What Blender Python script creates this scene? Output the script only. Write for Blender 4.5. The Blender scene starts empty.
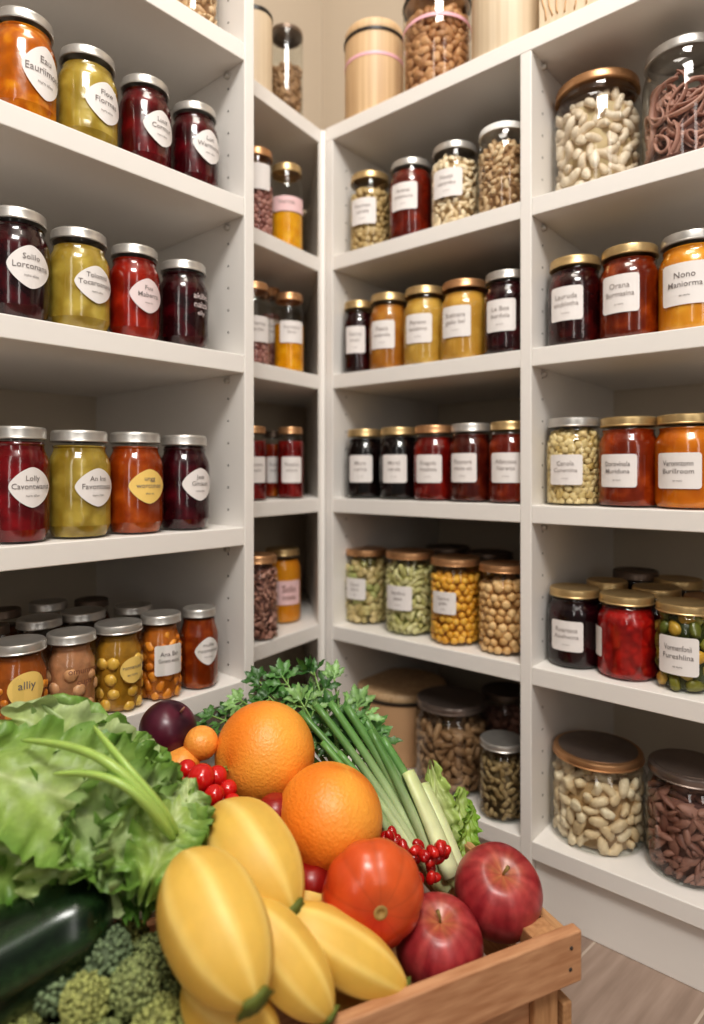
import bpy, math, random
import numpy as np
from mathutils import Vector, Matrix, Quaternion
PI = math.pi
rng = np.random.default_rng(7)
random.seed(7)
sc = bpy.context.scene
COL = sc.collection
F, CX, HY, CAMZ = 636.0, 352.0, 472.0, 0.591

# ------------------------------------------------------------------ basics
def W(px, py, Z):
    """pixel + depth -> world point"""
    return Vector(((px - CX) / F * Z, Z, CAMZ + (HY - py) / F * Z))

def tag(o, label=None, cat=None, group=None, kind=None):
    if label: o['label'] = label
    if cat: o['category'] = cat
    if group: o['group'] = group
    if kind: o['kind'] = kind
    return o

def empty(name, loc=(0, 0, 0), rz=0.0):
    o = bpy.data.objects.new(name, None)
    o.empty_display_size = 0.02
    o.location = loc
    o.rotation_euler = (0, 0, rz)
    COL.objects.link(o)
    return o

class MB:
    """collects vertices / faces / per vertex colours, one mesh"""
    def __init__(s):
        s.v = []; s.f = []; s.m = []; s.c = []; s.n = 0
    def add(s, verts, faces, mat=0, col=None):
        verts = np.asarray(verts, dtype=float).reshape(-1, 3)
        k = s.n
        s.v.append(verts)
        s.f += [tuple(i + k for i in f) for f in faces]
        s.m += [mat] * len(faces)
        if col is None: col = np.ones((len(verts), 3))
        col = np.asarray(col, dtype=float)
        if col.ndim == 1: col = np.tile(col, (len(verts), 1))
        s.c.append(col)
        s.n += len(verts)
        return s
    def box(s, x0, x1, y0, y1, z0, z1, mat=0, col=None):
        v = [(x0,y0,z0),(x1,y0,z0),(x1,y1,z0),(x0,y1,z0),(x0,y0,z1),(x1,y0,z1),(x1,y1,z1),(x0,y1,z1)]
        f = [(0,3,2,1),(4,5,6,7),(0,1,5,4),(1,2,6,5),(2,3,7,6),(3,0,4,7)]
        return s.add(v, f, mat, col)
    def prism(s, poly, z0, z1, mat=0):
        n = len(poly)
        v = [(p[0], p[1], z0) for p in poly] + [(p[0], p[1], z1) for p in poly]
        f = [tuple(range(n - 1, -1, -1)), tuple(range(n, 2 * n))]
        f += [(i, (i + 1) % n, n + (i + 1) % n, n + i) for i in range(n)]
        return s.add(v, f, mat)
    def lathe(s, prof, seg=40, mat=0, col=None, rad=None, close=False):
        """prof: list of (r, z); rad(theta, z) multiplies the radius"""
        th = np.linspace(0, 2 * PI, seg, endpoint=False)
        vs = []; fs = []; m = len(prof)
        for (r, z) in prof:
            k = np.ones(seg) if rad is None else np.array([rad(t, z) for t in th])
            vs.append(np.stack([r * k * np.cos(th), r * k * np.sin(th), np.full(seg, z)], 1))
        for i in range(m - 1):
            for j in range(seg):
                a = i * seg + j; b = i * seg + (j + 1) % seg
                fs.append((a, b, b + seg, a + seg))
        v = np.concatenate(vs)
        cc = None
        if col is not None:
            cc = col(v) if callable(col) else col
        return s.add(v, fs, mat, cc)
    def tube(s, pts, radii, seg=8, mat=0, col=None, cap=True, flat=1.0):
        pts = [Vector(p) for p in pts]; n = len(pts)
        if not hasattr(radii, '__len__'): radii = [radii] * n
        up = Vector((0.13, 0.21, 0.97)); vs = []; fs = []
        prev = None
        for i, p in enumerate(pts):
            d = (pts[min(i + 1, n - 1)] - pts[max(i - 1, 0)]).normalized()
            if prev is None:
                a = d.cross(up)
                if a.length < 1e-3: a = d.cross(Vector((1, 0, 0)))
            else:
                a = prev - d * prev.dot(d)
            a.normalize(); prev = a
            b = d.cross(a)
            for k in range(seg):
                t = 2 * PI * k / seg
                q = p + (a * math.cos(t) + b * math.sin(t) * flat) * radii[i]
                vs.append(q[:])
        for i in range(n - 1):
            for k in range(seg):
                a0 = i * seg + k; b0 = i * seg + (k + 1) % seg
                fs.append((a0, b0, b0 + seg, a0 + seg))
        if cap:
            fs.append(tuple(range(seg - 1, -1, -1)))
            fs.append(tuple((n - 1) * seg + k for k in range(seg)))
        if callable(col): col = col(np.array(vs))
        return s.add(vs, fs, mat, col)
    def build(s, name, mats, parent=None, smooth=True, bevel=0.0, loc=None, rot=None, autosmooth=None, wn=False):
        me = bpy.data.meshes.new(name)
        v = np.concatenate(s.v)
        me.from_pydata(v.tolist(), [], s.f)
        if not isinstance(mats, (list, tuple)): mats = [mats]
        for m in mats: me.materials.append(m)
        if max(s.m) > 0:
            me.polygons.foreach_set('material_index', s.m)
        c = np.concatenate(s.c)
        at = me.color_attributes.new('Col', 'FLOAT_COLOR', 'POINT')
        at.data.foreach_set('color', np.concatenate([c, np.ones((len(c), 1))], 1).ravel())
        if smooth:
            me.polygons.foreach_set('use_smooth', [True] * len(me.polygons))
            if autosmooth: me.set_sharp_from_angle(angle=math.radians(autosmooth))
        me.update()
        o = bpy.data.objects.new(name, me)
        COL.objects.link(o)
        if parent: o.parent = parent
        if loc is not None: o.location = loc
        if rot is not None:
            o.rotation_mode = 'QUATERNION'; o.rotation_quaternion = rot
        if bevel:
            b = o.modifiers.new('Bevel', 'BEVEL'); b.width = bevel; b.segments = 2; b.limit_method = 'ANGLE'
        return o

# ------------------------------------------------------------------ materials
def new_mat(name):
    m = bpy.data.materials.new(name); m.use_nodes = True
    nt = m.node_tree
    return m, nt, nt.nodes['Principled BSDF']
def N(nt, t, **kw):
    n = nt.nodes.new(t)
    for k, v in kw.items(): setattr(n, k, v)
    return n
def ramp(nt, stops):
    r = N(nt, 'ShaderNodeValToRGB')
    e = r.color_ramp.elements
    while len(e) < len(stops): e.new(0.5)
    for i, (p, c) in enumerate(stops):
        e[i].position = p; e[i].color = (*c, 1)
    return r
def noise(nt, scale, detail=3, vec=None, coord='Object'):
    tc = N(nt, 'ShaderNodeTexCoord')
    n = N(nt, 'ShaderNodeTexNoise')
    n.inputs['Scale'].default_value = scale; n.inputs['Detail'].default_value = detail
    if vec:
        mp = N(nt, 'ShaderNodeMapping'); mp.inputs['Scale'].default_value = vec
        nt.links.new(tc.outputs[coord], mp.inputs[0]); nt.links.new(mp.outputs[0], n.inputs['Vector'])
    else:
        nt.links.new(tc.outputs[coord], n.inputs['Vector'])
    return n
def bump(nt, b, src, strength, dist=0.001):
    bp = N(nt, 'ShaderNodeBump'); bp.inputs['Strength'].default_value = strength
    bp.inputs['Distance'].default_value = dist
    nt.links.new(src, bp.inputs['Height']); nt.links.new(bp.outputs[0], b.inputs['Normal'])
_mc = {}
def srgb(h):
    """0-255 triple -> linear"""
    return tuple(((c / 255) / 12.92 if c / 255 <= 0.04045 else ((c / 255 + 0.055) / 1.055) ** 2.4) for c in h)
def paint(name, c, rough=0.45, var=0.06, scale=6, bmp=0.03):
    m, nt, b = new_mat(name)
    n = noise(nt, scale, 4)
    r = ramp(nt, [(0.3, tuple(x * (1 - var) for x in c)), (0.7, c)])
    nt.links.new(n.outputs[0], r.inputs[0]); nt.links.new(r.outputs[0], b.inputs['Base Color'])
    b.inputs['Roughness'].default_value = rough
    if bmp:
        n2 = noise(nt, 260, 2); bump(nt, b, n2.outputs[0], bmp, 0.0006)
    return m
def metal(name, c, rough=0.32):
    m, nt, b = new_mat(name)
    n = noise(nt, 60, 3)
    r = ramp(nt, [(0.3, tuple(x * 0.82 for x in c)), (0.7, c)])
    nt.links.new(n.outputs[0], r.inputs[0]); nt.links.new(r.outputs[0], b.inputs['Base Color'])
    b.inputs['Metallic'].default_value = 0.75; b.inputs['Roughness'].default_value = rough
    return m
def glass(name, tint=(0.97, 0.98, 0.97), base=0.04, gain=0.38):
    m, nt, b = new_mat(name); nt.nodes.remove(b)
    out = nt.nodes['Material Output']
    tr = N(nt, 'ShaderNodeBsdfTransparent'); tr.inputs[0].default_value = (*tint, 1)
    gl = N(nt, 'ShaderNodeBsdfGlossy'); gl.inputs['Roughness'].default_value = 0.04
    lw = N(nt, 'ShaderNodeLayerWeight'); lw.inputs[0].default_value = 0.5
    pw = N(nt, 'ShaderNodeMath', operation='POWER'); pw.inputs[1].default_value = 3.5
    ml = N(nt, 'ShaderNodeMath', operation='MULTIPLY_ADD'); ml.inputs[1].default_value = gain; ml.inputs[2].default_value = base
    mx = N(nt, 'ShaderNodeMixShader')
    nt.links.new(lw.outputs['Facing'], pw.inputs[0]); nt.links.new(pw.outputs[0], ml.inputs[0])
    nt.links.new(ml.outputs[0], mx.inputs[0]); nt.links.new(tr.outputs[0], mx.inputs[1]); nt.links.new(gl.outputs[0], mx.inputs[2])
    # slightly wavy wall
    n = noise(nt, 45, 2); bp = N(nt, 'ShaderNodeBump'); bp.inputs['Strength'].default_value = 0.12; bp.inputs['Distance'].default_value = 0.002
    nt.links.new(n.outputs[0], bp.inputs['Height']); nt.links.new(bp.outputs[0], gl.inputs['Normal'])
    nt.links.new(mx.outputs[0], out.inputs[0])
    return m
def jam(c1, c2, scale=55, rough=0.2, voro=False):
    key = ('jam', c1, c2, scale, voro)
    if key in _mc: return _mc[key]
    m, nt, b = new_mat('preserve')
    a, d = [tuple(x * .88 for x in srgb(c)) for c in (c1, c2)]
    if voro:
        tc = N(nt, 'ShaderNodeTexCoord'); n0 = noise(nt, 60, 2)
        mixv = N(nt, 'ShaderNodeMixRGB'); mixv.inputs[0].default_value = 0.02
        nt.links.new(tc.outputs['Object'], mixv.inputs[1]); nt.links.new(n0.outputs['Color'], mixv.inputs[2])
        n = N(nt, 'ShaderNodeTexVoronoi'); n.feature = 'SMOOTH_F1'; n.inputs['Scale'].default_value = scale
        nt.links.new(mixv.outputs[0], n.inputs['Vector'])
        r = ramp(nt, [(0.15, d), (0.75, a)])
        nt.links.new(n.outputs['Distance'], r.inputs[0])
        bump(nt, b, n.outputs['Distance'], 0.25, 0.004)
    else:
        n = noise(nt, scale, 4)
        r = ramp(nt, [(0.38, tuple(x * .8 for x in a)), (0.5, a), (0.74, d)])
        nt.links.new(n.outputs[0], r.inputs[0])
        bump(nt, b, n.outputs[0], 0.15, 0.003)
    nt.links.new(r.outputs[0], b.inputs['Base Color'])
    b.inputs['Roughness'].default_value = rough
    b.inputs['Subsurface Weight'].default_value = 0.15
    b.inputs['Subsurface Radius'].default_value = (0.012, 0.006, 0.003)
    b.inputs['Subsurface Scale'].default_value = 1.0
    _mc[key] = m
    return m
def islands(name, c1, c2, rough=0.5, c3=None):
    """many small pieces: one tone per piece"""
    m, nt, b = new_mat(name)
    g = N(nt, 'ShaderNodeNewGeometry')
    st = [(0.0, srgb(c1)), (1.0, srgb(c2))] if c3 is None else [(0.0, srgb(c1)), (0.55, srgb(c2)), (1.0, srgb(c3))]
    r = ramp(nt, st)
    nt.links.new(g.outputs['Random Per Island'], r.inputs[0])
    n = noise(nt, 220, 3); mx = N(nt, 'ShaderNodeMixRGB', blend_type='MULTIPLY'); mx.inputs[0].default_value = 0.45
    r2 = ramp(nt, [(0.3, (0.76, 0.70, 0.63)), (0.65, (1, 1, 1))])
    nt.links.new(n.outputs[0], r2.inputs[0])
    nt.links.new(r.outputs[0], mx.inputs[1]); nt.links.new(r2.outputs[0], mx.inputs[2])
    nt.links.new(mx.outputs[0], b.inputs['Base Color'])
    b.inputs['Roughness'].default_value = rough
    return m
def vcol(name, rough=0.4, scale=60, var=0.25, bmp=0.1, bscale=None, bdist=0.001, sss=0.0, coat=0.0, trans=0.0, spec=0.5):
    """colour painted per vertex, broken up by noise"""
    m, nt, b = new_mat(name)
    at = N(nt, 'ShaderNodeAttribute'); at.attribute_name = 'Col'
    n = noise(nt, scale, 4)
    r = ramp(nt, [(0.3, (1 - var,) * 3), (0.7, (1, 1, 1))])
    nt.links.new(n.outputs[0], r.inputs[0])
    mx = N(nt, 'ShaderNodeMixRGB', blend_type='MULTIPLY'); mx.inputs[0].default_value = 1
    nt.links.new(at.outputs['Color'], mx.inputs[1]); nt.links.new(r.outputs[0], mx.inputs[2])
    nt.links.new(mx.outputs[0], b.inputs['Base Color'])
    b.inputs['Roughness'].default_value = rough
    b.inputs['Specular IOR Level'].default_value = spec
    b.inputs['Subsurface Weight'].default_value = sss
    b.inputs['Subsurface Radius'].default_value = (0.01, 0.005, 0.002)
    b.inputs['Subsurface Scale'].default_value = 1.0
    b.inputs['Coat Weight'].default_value = coat; b.inputs['Coat Roughness'].default_value = 0.2
    if bmp:
        n2 = noise(nt, bscale or scale * 3, 2); bump(nt, b, n2.outputs[0], bmp, bdist)
    if trans:
        out = nt.nodes['Material Output']
        tl = N(nt, 'ShaderNodeBsdfTranslucent'); ms = N(nt, 'ShaderNodeMixShader'); ms.inputs[0].default_value = trans
        nt.links.new(mx.outputs[0], tl.inputs[0]); nt.links.new(b.outputs[0], ms.inputs[1]); nt.links.new(tl.outputs[0], ms.inputs[2])
        nt.links.new(ms.outputs[0], out.inputs[0])
    return m

WHITE = paint('shelf_paint', srgb((232, 227, 221)), 0.42, 0.03)
BACK = paint('back_board_paint', srgb((206, 194, 176)), 0.6, 0.04)
HOLE = paint('pin_hole_dark', srgb((70, 62, 55)), 0.8, 0.1, bmp=0)
WALLM = paint('wall_paint', srgb((192, 178, 160)), 0.85, 0.05, 3, 0.06)
CEILM = paint('ceiling_paint', srgb((235, 232, 226)), 0.9, 0.03, 3, 0.05)
SILVER = metal('silver_lid', srgb((206, 202, 196)), 0.36)
GOLD = metal('gold_lid', srgb((208, 180, 132)), 0.36)
COPPER = metal('copper_lid', srgb((204, 158, 116)), 0.36)
WHITEL = paint('white_lid', srgb((236, 234, 230)), 0.3, 0.02, bmp=0)
DARKL = metal('dark_lid', srgb((120, 104, 92)), 0.4)
TINL = metal('smoky_lid', srgb((150, 136, 128)), 0.28)
LIDS = dict(silver=SILVER, gold=GOLD, copper=COPPER, white=WHITEL, dark=DARKL, tin=TINL)
GLASS = glass('clear_glass')
GLASSD = glass('thick_glass', (0.93, 0.95, 0.94), 0.07, 0.6)
PAPER = paint('label_paper', srgb((230, 224, 220)), 0.7, 0.03, 40, 0.03)
PAPERY = paint('yellow_label_paper', srgb((240, 205, 120)), 0.7, 0.04, 40, 0.03)
PAPERP = paint('pink_label_paper', srgb((232, 196, 196)), 0.7, 0.04, 40, 0.03)
PAPERR = paint('rosy_label_paper', srgb((226, 208, 207)), 0.7, 0.03, 40, 0.03)
INK = paint('ink', srgb((122, 114, 112)), 0.7, 0.02, 40, 0)
INKL = paint('light_ink', srgb((150, 140, 136)), 0.7, 0.02, 40, 0)
INKW = paint('white_print', srgb((226, 214, 212)), 0.6, 0.02, 40, 0)
INKB = paint('brown_print', srgb((120, 74, 56)), 0.6, 0.02, 40, 0)
BLACKB = paint('black_band', srgb((48, 42, 38)), 0.4, 0.1, 40, 0)
PINKB = paint('pink_band', srgb((233, 180, 190)), 0.5, 0.05, 40, 0)

def wood(name, c1, c2, vec, scale=20, rough=0.6):
    m, nt, b = new_mat(name)
    n = noise(nt, scale, 5, vec)
    r = ramp(nt, [(0.25, srgb(c1)), (0.5, tuple((p + q) / 2 for p, q in zip(srgb(c1), srgb(c2)))), (0.75, srgb(c2))])
    nt.links.new(n.outputs[0], r.inputs[0]); nt.links.new(r.outputs[0], b.inputs['Base Color'])
    b.inputs['Roughness'].default_value = rough
    bump(nt, b, n.outputs[0], 0.25, 0.001)
    return m
CRATEW = wood('crate_wood', (168, 118, 82), (206, 160, 122), (2, 14, 14), 12)
CRATEV = wood('crate_wood_upright', (158, 112, 74), (200, 156, 112), (14, 14, 2), 12)
CRATEB = wood('crate_wood_side', (160, 114, 76), (202, 160, 116), (14, 2, 14), 12)
BAMBOO = wood('bamboo_strips', (186, 150, 112), (222, 192, 152), (22, 22, 0.4), 6, 0.5)
BAMBOOL = wood('pale_bamboo_strips', (202, 180, 150), (220, 202, 176), (26, 26, 0.4), 6, 0.5)
KRAFT = paint('kraft_board', srgb((208, 168, 128)), 0.75, 0.08, 20, 0.05)

def floor_mat():
    m, nt, b = new_mat('floor_planks')
    tc = N(nt, 'ShaderNodeTexCoord'); mp = N(nt, 'ShaderNodeMapping')
    mp.inputs['Rotation'].default_value = (0, 0, math.radians(-42))
    nt.links.new(tc.outputs['Object'], mp.inputs[0])
    br = N(nt, 'ShaderNodeTexBrick')
    br.inputs['Scale'].default_value = 1.0; br.inputs['Brick Width'].default_value = 0.62; br.inputs['Row Height'].default_value = 0.13
    br.inputs['Mortar Size'].default_value = 0.0016; br.inputs['Bias'].default_value = 0.0
    br.inputs['Color1'].default_value = (*srgb((150, 130, 118)), 1); br.inputs['Color2'].default_value = (*srgb((172, 152, 138)), 1)
    br.inputs['Mortar'].default_value = (*srgb((196, 180, 166)), 1)
    nt.links.new(mp.outputs[0], br.inputs['Vector'])
    mp2 = N(nt, 'ShaderNodeMapping'); mp2.inputs['Scale'].default_value = (4, 40, 1)
    nt.links.new(mp.outputs[0], mp2.inputs[0])
    n = N(nt, 'ShaderNodeTexNoise'); n.inputs['Scale'].default_value = 2.2; n.inputs['Detail'].default_value = 5
    nt.links.new(mp2.outputs[0], n.inputs['Vector'])
    r = ramp(nt, [(0.3, (0.72, 0.7, 0.68)), (0.7, (1, 1, 1))]); nt.links.new(n.outputs[0], r.inputs[0])
    mx = N(nt, 'ShaderNodeMixRGB', blend_type='MULTIPLY'); mx.inputs[0].default_value = 1
    nt.links.new(br.outputs['Color'], mx.inputs[1]); nt.links.new(r.outputs[0], mx.inputs[2])
    nt.links.new(mx.outputs[0], b.inputs['Base Color'])
    b.inputs['Roughness'].default_value = 0.5
    return m

# ------------------------------------------------------------------ room shell
dL = Vector((0.666, 0.746)).normalized(); pL = Vector((-dL.y, dL.x))       # left shelving: along, into the wall
eR = Vector((0.764, -0.645)).normalized(); pR = Vector((-eR.y, eR.x))      # right shelving
OL = Vector((-0.1415, 0.839)); OR = Vector((-0.045, 1.080)); K = Vector((-0.055, 1.080))
DL_, DR_ = 0.42, 0.34
def bp(o, e, p, s, d): return o + e * s + p * d
MB().box(-2.2, 2.2, -1.6, 2.4, -0.05, 0.0).build('floor', floor_mat(), smooth=False)['kind'] = 'structure'
MB().box(-2.2, 2.2, -1.6, 2.4, 2.35, 2.40).build('ceiling', CEILM, smooth=False)['kind'] = 'structure'
def wall(name, o, e, p, s0, s1, d):
    a = bp(o, e, p, s0, d); b_ = bp(o, e, p, s1, d); c = bp(o, e, p, s1, d + .05); g = bp(o, e, p, s0, d + .05)
    MB().prism([a, b_, c, g], 0, 2.35).build(name, WALLM, smooth=False)['kind'] = 'structure'
# inside corner of the two walls
den = DL_ + 0.012
corner_s = (bp(OR, eR, pR, 0, DR_ + .012) - OL).dot(dL)
wall('wall_left', OL, dL, pL, -1.9, corner_s + .05, DL_ + 0.012)
cR = (bp(OL, dL, pL, 0, DL_ + .012) - OR).dot(eR)
wall('wall_right', OR, eR, pR, cR - .05, 2.0, DR_ + 0.012)

# ------------------------------------------------------------------ shelving
TH = 0.024
ZR = [1.174, 0.9545, 0.755, 0.547, 0.333, 0.102]      # shelf tops, right and corner units
ZL = [1.158, 0.953, 0.7455, 0.518, 0.316, 0.102]      # shelf tops, left unit
def panel_with_holes(x0, x1, D, z0, z1, face, zs, hole_y=(0.035,)):
    """upright board; rows of shelf pin holes on the given faces (-1 / +1)"""
    m = MB().box(x0, x1, 0, D, z0, z1)
    for s in face:
        x = x1 if s > 0 else x0
        for hy in hole_y:
            z = z0 + 0.06
            while z < z1 - 0.02:
                r = 0.0016
                if all(not (zz - TH - 0.004 < z < zz + 0.004) for zz in zs):
                    v = [(x + s * 0.0003, hy + r * math.cos(t), z + r * math.sin(t)) for t in np.linspace(0, 2 * PI, 8, endpoint=False)]
                    m.add(v, [tuple(range(8)) if s > 0 else tuple(range(7, -1, -1))], 1)
                z += 0.030
    return m
def pins(parent, x, s, zs, hy=0.035):
    for zz in zs:
        m = MB()
        pr = [(0.0, 0), (0.0042, 0), (0.0042, 0.0045), (0.003, 0.006), (0, 0.006)]
        m.lathe(pr, 12)
        o = m.build('shelf_pin', SILVER, parent, autosmooth=40)
        o.location = (x, hy, zz - TH - 0.007)
        o.rotation_euler = (0, s * PI / 2, 0)

# left unit ----------------------------------------------------------
rzL = math.atan2(dL.y, dL.x)
uL = empty('shelving_unit', (OL.x, OL.y, 0), rzL)
tag(uL, 'tall white shelving unit on the left full of jam jars with teardrop labels', 'shelves', 'white shelving units lining the pantry')
PT = 0.0160
LW = 0.56
panel_with_holes(-0.0, PT, DL_, 0, 1.55, (-1,), ZL).build('side_panel', [WHITE, HOLE], uL, smooth=False, bevel=0.0012)
panel_with_holes(-LW - PT, -LW, DL_, 0, 1.55, (1,), ZL).build('side_panel', [WHITE, HOLE], uL, smooth=False, bevel=0.0012)
MB().box(-LW, 0, DL_ - .01, DL_, 0.078, 1.55).build('back_panel', BACK, uL, smooth=False)
for z in ZL + [1.36, 1.55]:
    MB().box(-LW, 0, 0.001, DL_ - .01, z - TH, z).build('shelf', WHITE, uL, smooth=False, bevel=0.0012)
MB().box(-LW, 0, 0.012, 0.03, 0, 0.078).build('plinth', WHITE, uL, smooth=False, bevel=0.001)
pins(uL, 0, -1, ZL[:5])

# right unit: two bays under one long top board ---------------------------
rzR = math.atan2(eR.y, eR.x)
uR = empty('shelving_unit', (OR.x, OR.y, 0), rzR)
tag(uR, 'white two-bay shelving unit on the right holding jars with square paper labels', 'shelves', 'white shelving units lining the pantry')
XD = 0.3535; XE = 0.84; ztop = ZR[0] - TH
panel_with_holes(0, PT, DR_, 0, ztop, (1,), ZR).build('side_panel', [WHITE, HOLE], uR, smooth=False, bevel=0.0012)
panel_with_holes(XD, XD + PT, DR_, 0, ztop, (-1, 1), ZR).build('divider_panel', [WHITE, HOLE], uR, smooth=False, bevel=0.0012)
panel_with_holes(XE, XE + PT, DR_, 0, ztop, (-1,), ZR).build('side_panel', [WHITE, HOLE], uR, smooth=False, bevel=0.0012)
MB().box(PT, XE, DR_ - .01, DR_, 0.078, ztop).build('back_panel', BACK, uR, smooth=False)
MB().box(0, XE + PT, 0.0, DR_, ztop, ZR[0]).build('top_board', WHITE, uR, smooth=False, bevel=0.0012)
for z in ZR[1:]:
    MB().box(PT, XD, 0.001, DR_ - .01, z - TH, z).build('shelf', WHITE, uR, smooth=False, bevel=0.0012)
    MB().box(XD + PT, XE, 0.001, DR_ - .01, z - TH, z).build('shelf', WHITE, uR, smooth=False, bevel=0.0012)
MB().box(PT, XD, 0.012, 0.03, 0, 0.078).build('plinth', WHITE, uR, smooth=False, bevel=0.001)
MB().box(XD + PT, XE, 0.012, 0.03, 0, 0.078).build('plinth', WHITE, uR, smooth=False, bevel=0.001)
pins(uR, XD + PT, 1, ZR[:5])

# corner unit between them -------------------------------------------------
Fp = Vector((-0.1736, 0.9000)); Q0 = Vector((-0.100, 1.375)); B1 = Vector((-0.371, 1.072))
eM = (K - Fp).normalized(); pM = Vector((-eM.y, eM.x))
uM = empty('corner_shelving_unit', (K.x, K.y, 0))
tag(uM, 'narrow white corner shelving unit squeezed between the two wide shelving units', 'shelves', 'white shelving units lining the pantry')
def loc2(p): return Vector((p.x - K.x, p.y - K.y))
f_, k_, q_, b_ = loc2(Fp), loc2(K), loc2(Q0), loc2(B1)
qd = (q_ - k_).normalized(); qn = Vector((-qd.y, qd.x))
MB().prism([k_ - eM * 0.004, k_ + eM * 0.011, q_ + qn * -0.014, q_], 0, ZR[0] - TH).build('side_panel', WHITE, uM, smooth=False, bevel=0.001)
bd = (q_ - b_).normalized(); bn = Vector((-bd.y, bd.x))
MB().prism([b_, q_, q_ + bn * .01, b_ + bn * .01], 0.078, ZR[0] - TH).build('back_panel', BACK, uM, smooth=False)
ki = k_ - eM * 0.0035; 
for i, z in enumerate(ZR):
    poly = [f_, ki, q_, b_] if i else [f_, k_ + eM * 0.011, q_ + qn * -0.014, b_]
    MB().prism(poly, z - TH, z).build('top_board' if i == 0 else 'shelf', WHITE, uM, smooth=False, bevel=0.0012)
MB().prism([f_ + pM * .012, ki + pM * .012, ki + pM * .03, f_ + pM * .03], 0, 0.078).build('plinth', WHITE, uM, smooth=False)

MB().box(.0015, .0095, .004, .022, 0, ZR[0] - .001).build('corner_post', WHITE, uM, smooth=False)
UNITS = dict(L=(OL, dL, pL, ZL), R=(OR, eR, pR, ZR), M=(K, eM, pM, ZR))
def spot(unit, px, off):
    o, e, p, zs = UNITS[unit]
    t = (px - CX) / F
    q = o + p * off
    s = (t * q.y - q.x) / (e.x - t * e.y)
    r = q + e * s
    return r

# ------------------------------------------------------------------ jars
PROF = {
 # (radius, height) as shares of R, H; last point is the mouth
 'jam':  [(0.0, .010), (.70, .010), (.80, 0), (.85, .010), (1, .120), (1.0, .66), (.985, .695), (.93, .75), (.85, .79), (.83, .81), (.82, .835), (.85, .85), (.82, .865), (.82, .92)],
 'sq':   [(0.0, .010), (.74, .010), (.84, 0), (.93, .015), (.985, .05), (1, .09), (1, .66), (.985, .71), (.93, .76), (.87, .79), (.85, .81), (.84, .835), (.87, .85), (.84, .865), (.84, .92)],
 'tall': [(0.0, .010), (.76, .010), (.88, 0), (.95, .012), (.99, .04), (1, .07), (1, .70), (.985, .75), (.94, .795), (.88, .82), (.86, .84), (.86, .92)],
 'wide': [(0.0, .008), (.76, .008), (.86, 0), (.93, .012), (.985, .05), (1, .09), (1, .72), (.985, .77), (.94, .825), (.90, .85), (.89, .86), (.89, .93)],
 'oct':  [(0.0, .010), (.74, .010), (.86, 0), (.90, .012), (.99, .085), (1, .10), (1, .66), (.985, .68), (.84, .80), (.83, .82), (.83, .90)],
 'canister': [(0.0, .006), (.9, .006), (.96, 0), (1, .02), (1, .84), (1, .93), (.98, .95), (.96, .96), (.96, .98)],
}
LIDR = {'jam': (.905, .892), 'sq': (.93, .892), 'tall': (.93, .905), 'wide': (.955, .915), 'oct': (.90, .90), 'canister': (1.0, .955)}
def facet(n, amt):
    if not n: return None
    def f(t, z):
        a = (t + PI / n) % (2 * PI / n) - PI / n
        return 1 - amt + amt * math.cos(PI / n) / math.cos(a) + (amt * (1 - math.cos(PI / n)))
    return f

def bend(pts2, R, ang, z0):
    """flat (u, v) -> on a cylinder of radius R around z, centred on direction ang"""
    u = pts2[:, 0]; v = pts2[:, 1]
    a = ang + u / R
    return np.stack([R * np.cos(a), R * np.sin(a), z0 + v], 1)
def outline(shape, w, h):
    if shape == 'pick':      # soft rounded teardrop diamond
        t = np.linspace(0, 2 * PI, 48, endpoint=False)
        c, s = np.cos(t), np.sin(t)
        n = 1.22
        x = np.sign(c) * np.abs(c) ** (2 / n); y = np.sign(s) * np.abs(s) ** (2 / n)
        k = 0.46
        rr = np.sqrt(x * x + y * y); x = x * (1 - k) + c * k * .93; y = y * (1 - k) + s * k * .93
        y = np.where(y < 0, y * 1.06, y * .98)
        return np.stack([x * w / 2, y * h / 2], 1)
    if shape == 'oval':
        t = np.linspace(0, 2 * PI, 40, endpoint=False)
        return np.stack([np.cos(t) * w / 2, np.sin(t) * h / 2 * (1 + .12 * np.cos(t + .6))], 1)
    r = min(w, h) * 0.09; pts = []
    for (cx, cy, a0) in ((w/2-r, h/2-r, 0), (-w/2+r, h/2-r, PI/2), (-w/2+r, -h/2+r, PI), (w/2-r, -h/2+r, 1.5*PI)):
        for k in range(5):
            a = a0 + k * PI / 8
            pts.append((cx + r * math.cos(a), cy + r * math.sin(a)))
    pts = np.array(pts)
    # subdivide long edges so that it bends
    out = []
    for i in range(len(pts)):
        a, b = pts[i], pts[(i + 1) % len(pts)]
        m = max(1, int(np.linalg.norm(b - a) / (w / 10)))
        for k in range(m): out.append(a + (b - a) * k / m)
    return np.array(out)
def label_mesh(shape, w, h, R, ang, z0, rot=0.0):
    o = outline(shape, w, h)
    if rot:
        c, s = math.cos(rot), math.sin(rot)
        o = o @ np.array([[c, s], [-s, c]])
    n = len(o); rings = [0.2, 0.4, 0.6, 0.8, 1.0]
    pts = [np.zeros((1, 2))] + [o * k for k in rings]
    p = np.concatenate(pts)
    f = [(0, 1 + i, 1 + (i + 1) % n) for i in range(n)]
    for k in range(len(rings) - 1):
        a = 1 + k * n; b = a + n
        f += [(a + i, b + i, b + (i + 1) % n, a + (i + 1) % n) for i in range(n)]
    return MB().add(bend(p, R, ang, z0), f)
_tc = {}
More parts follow.
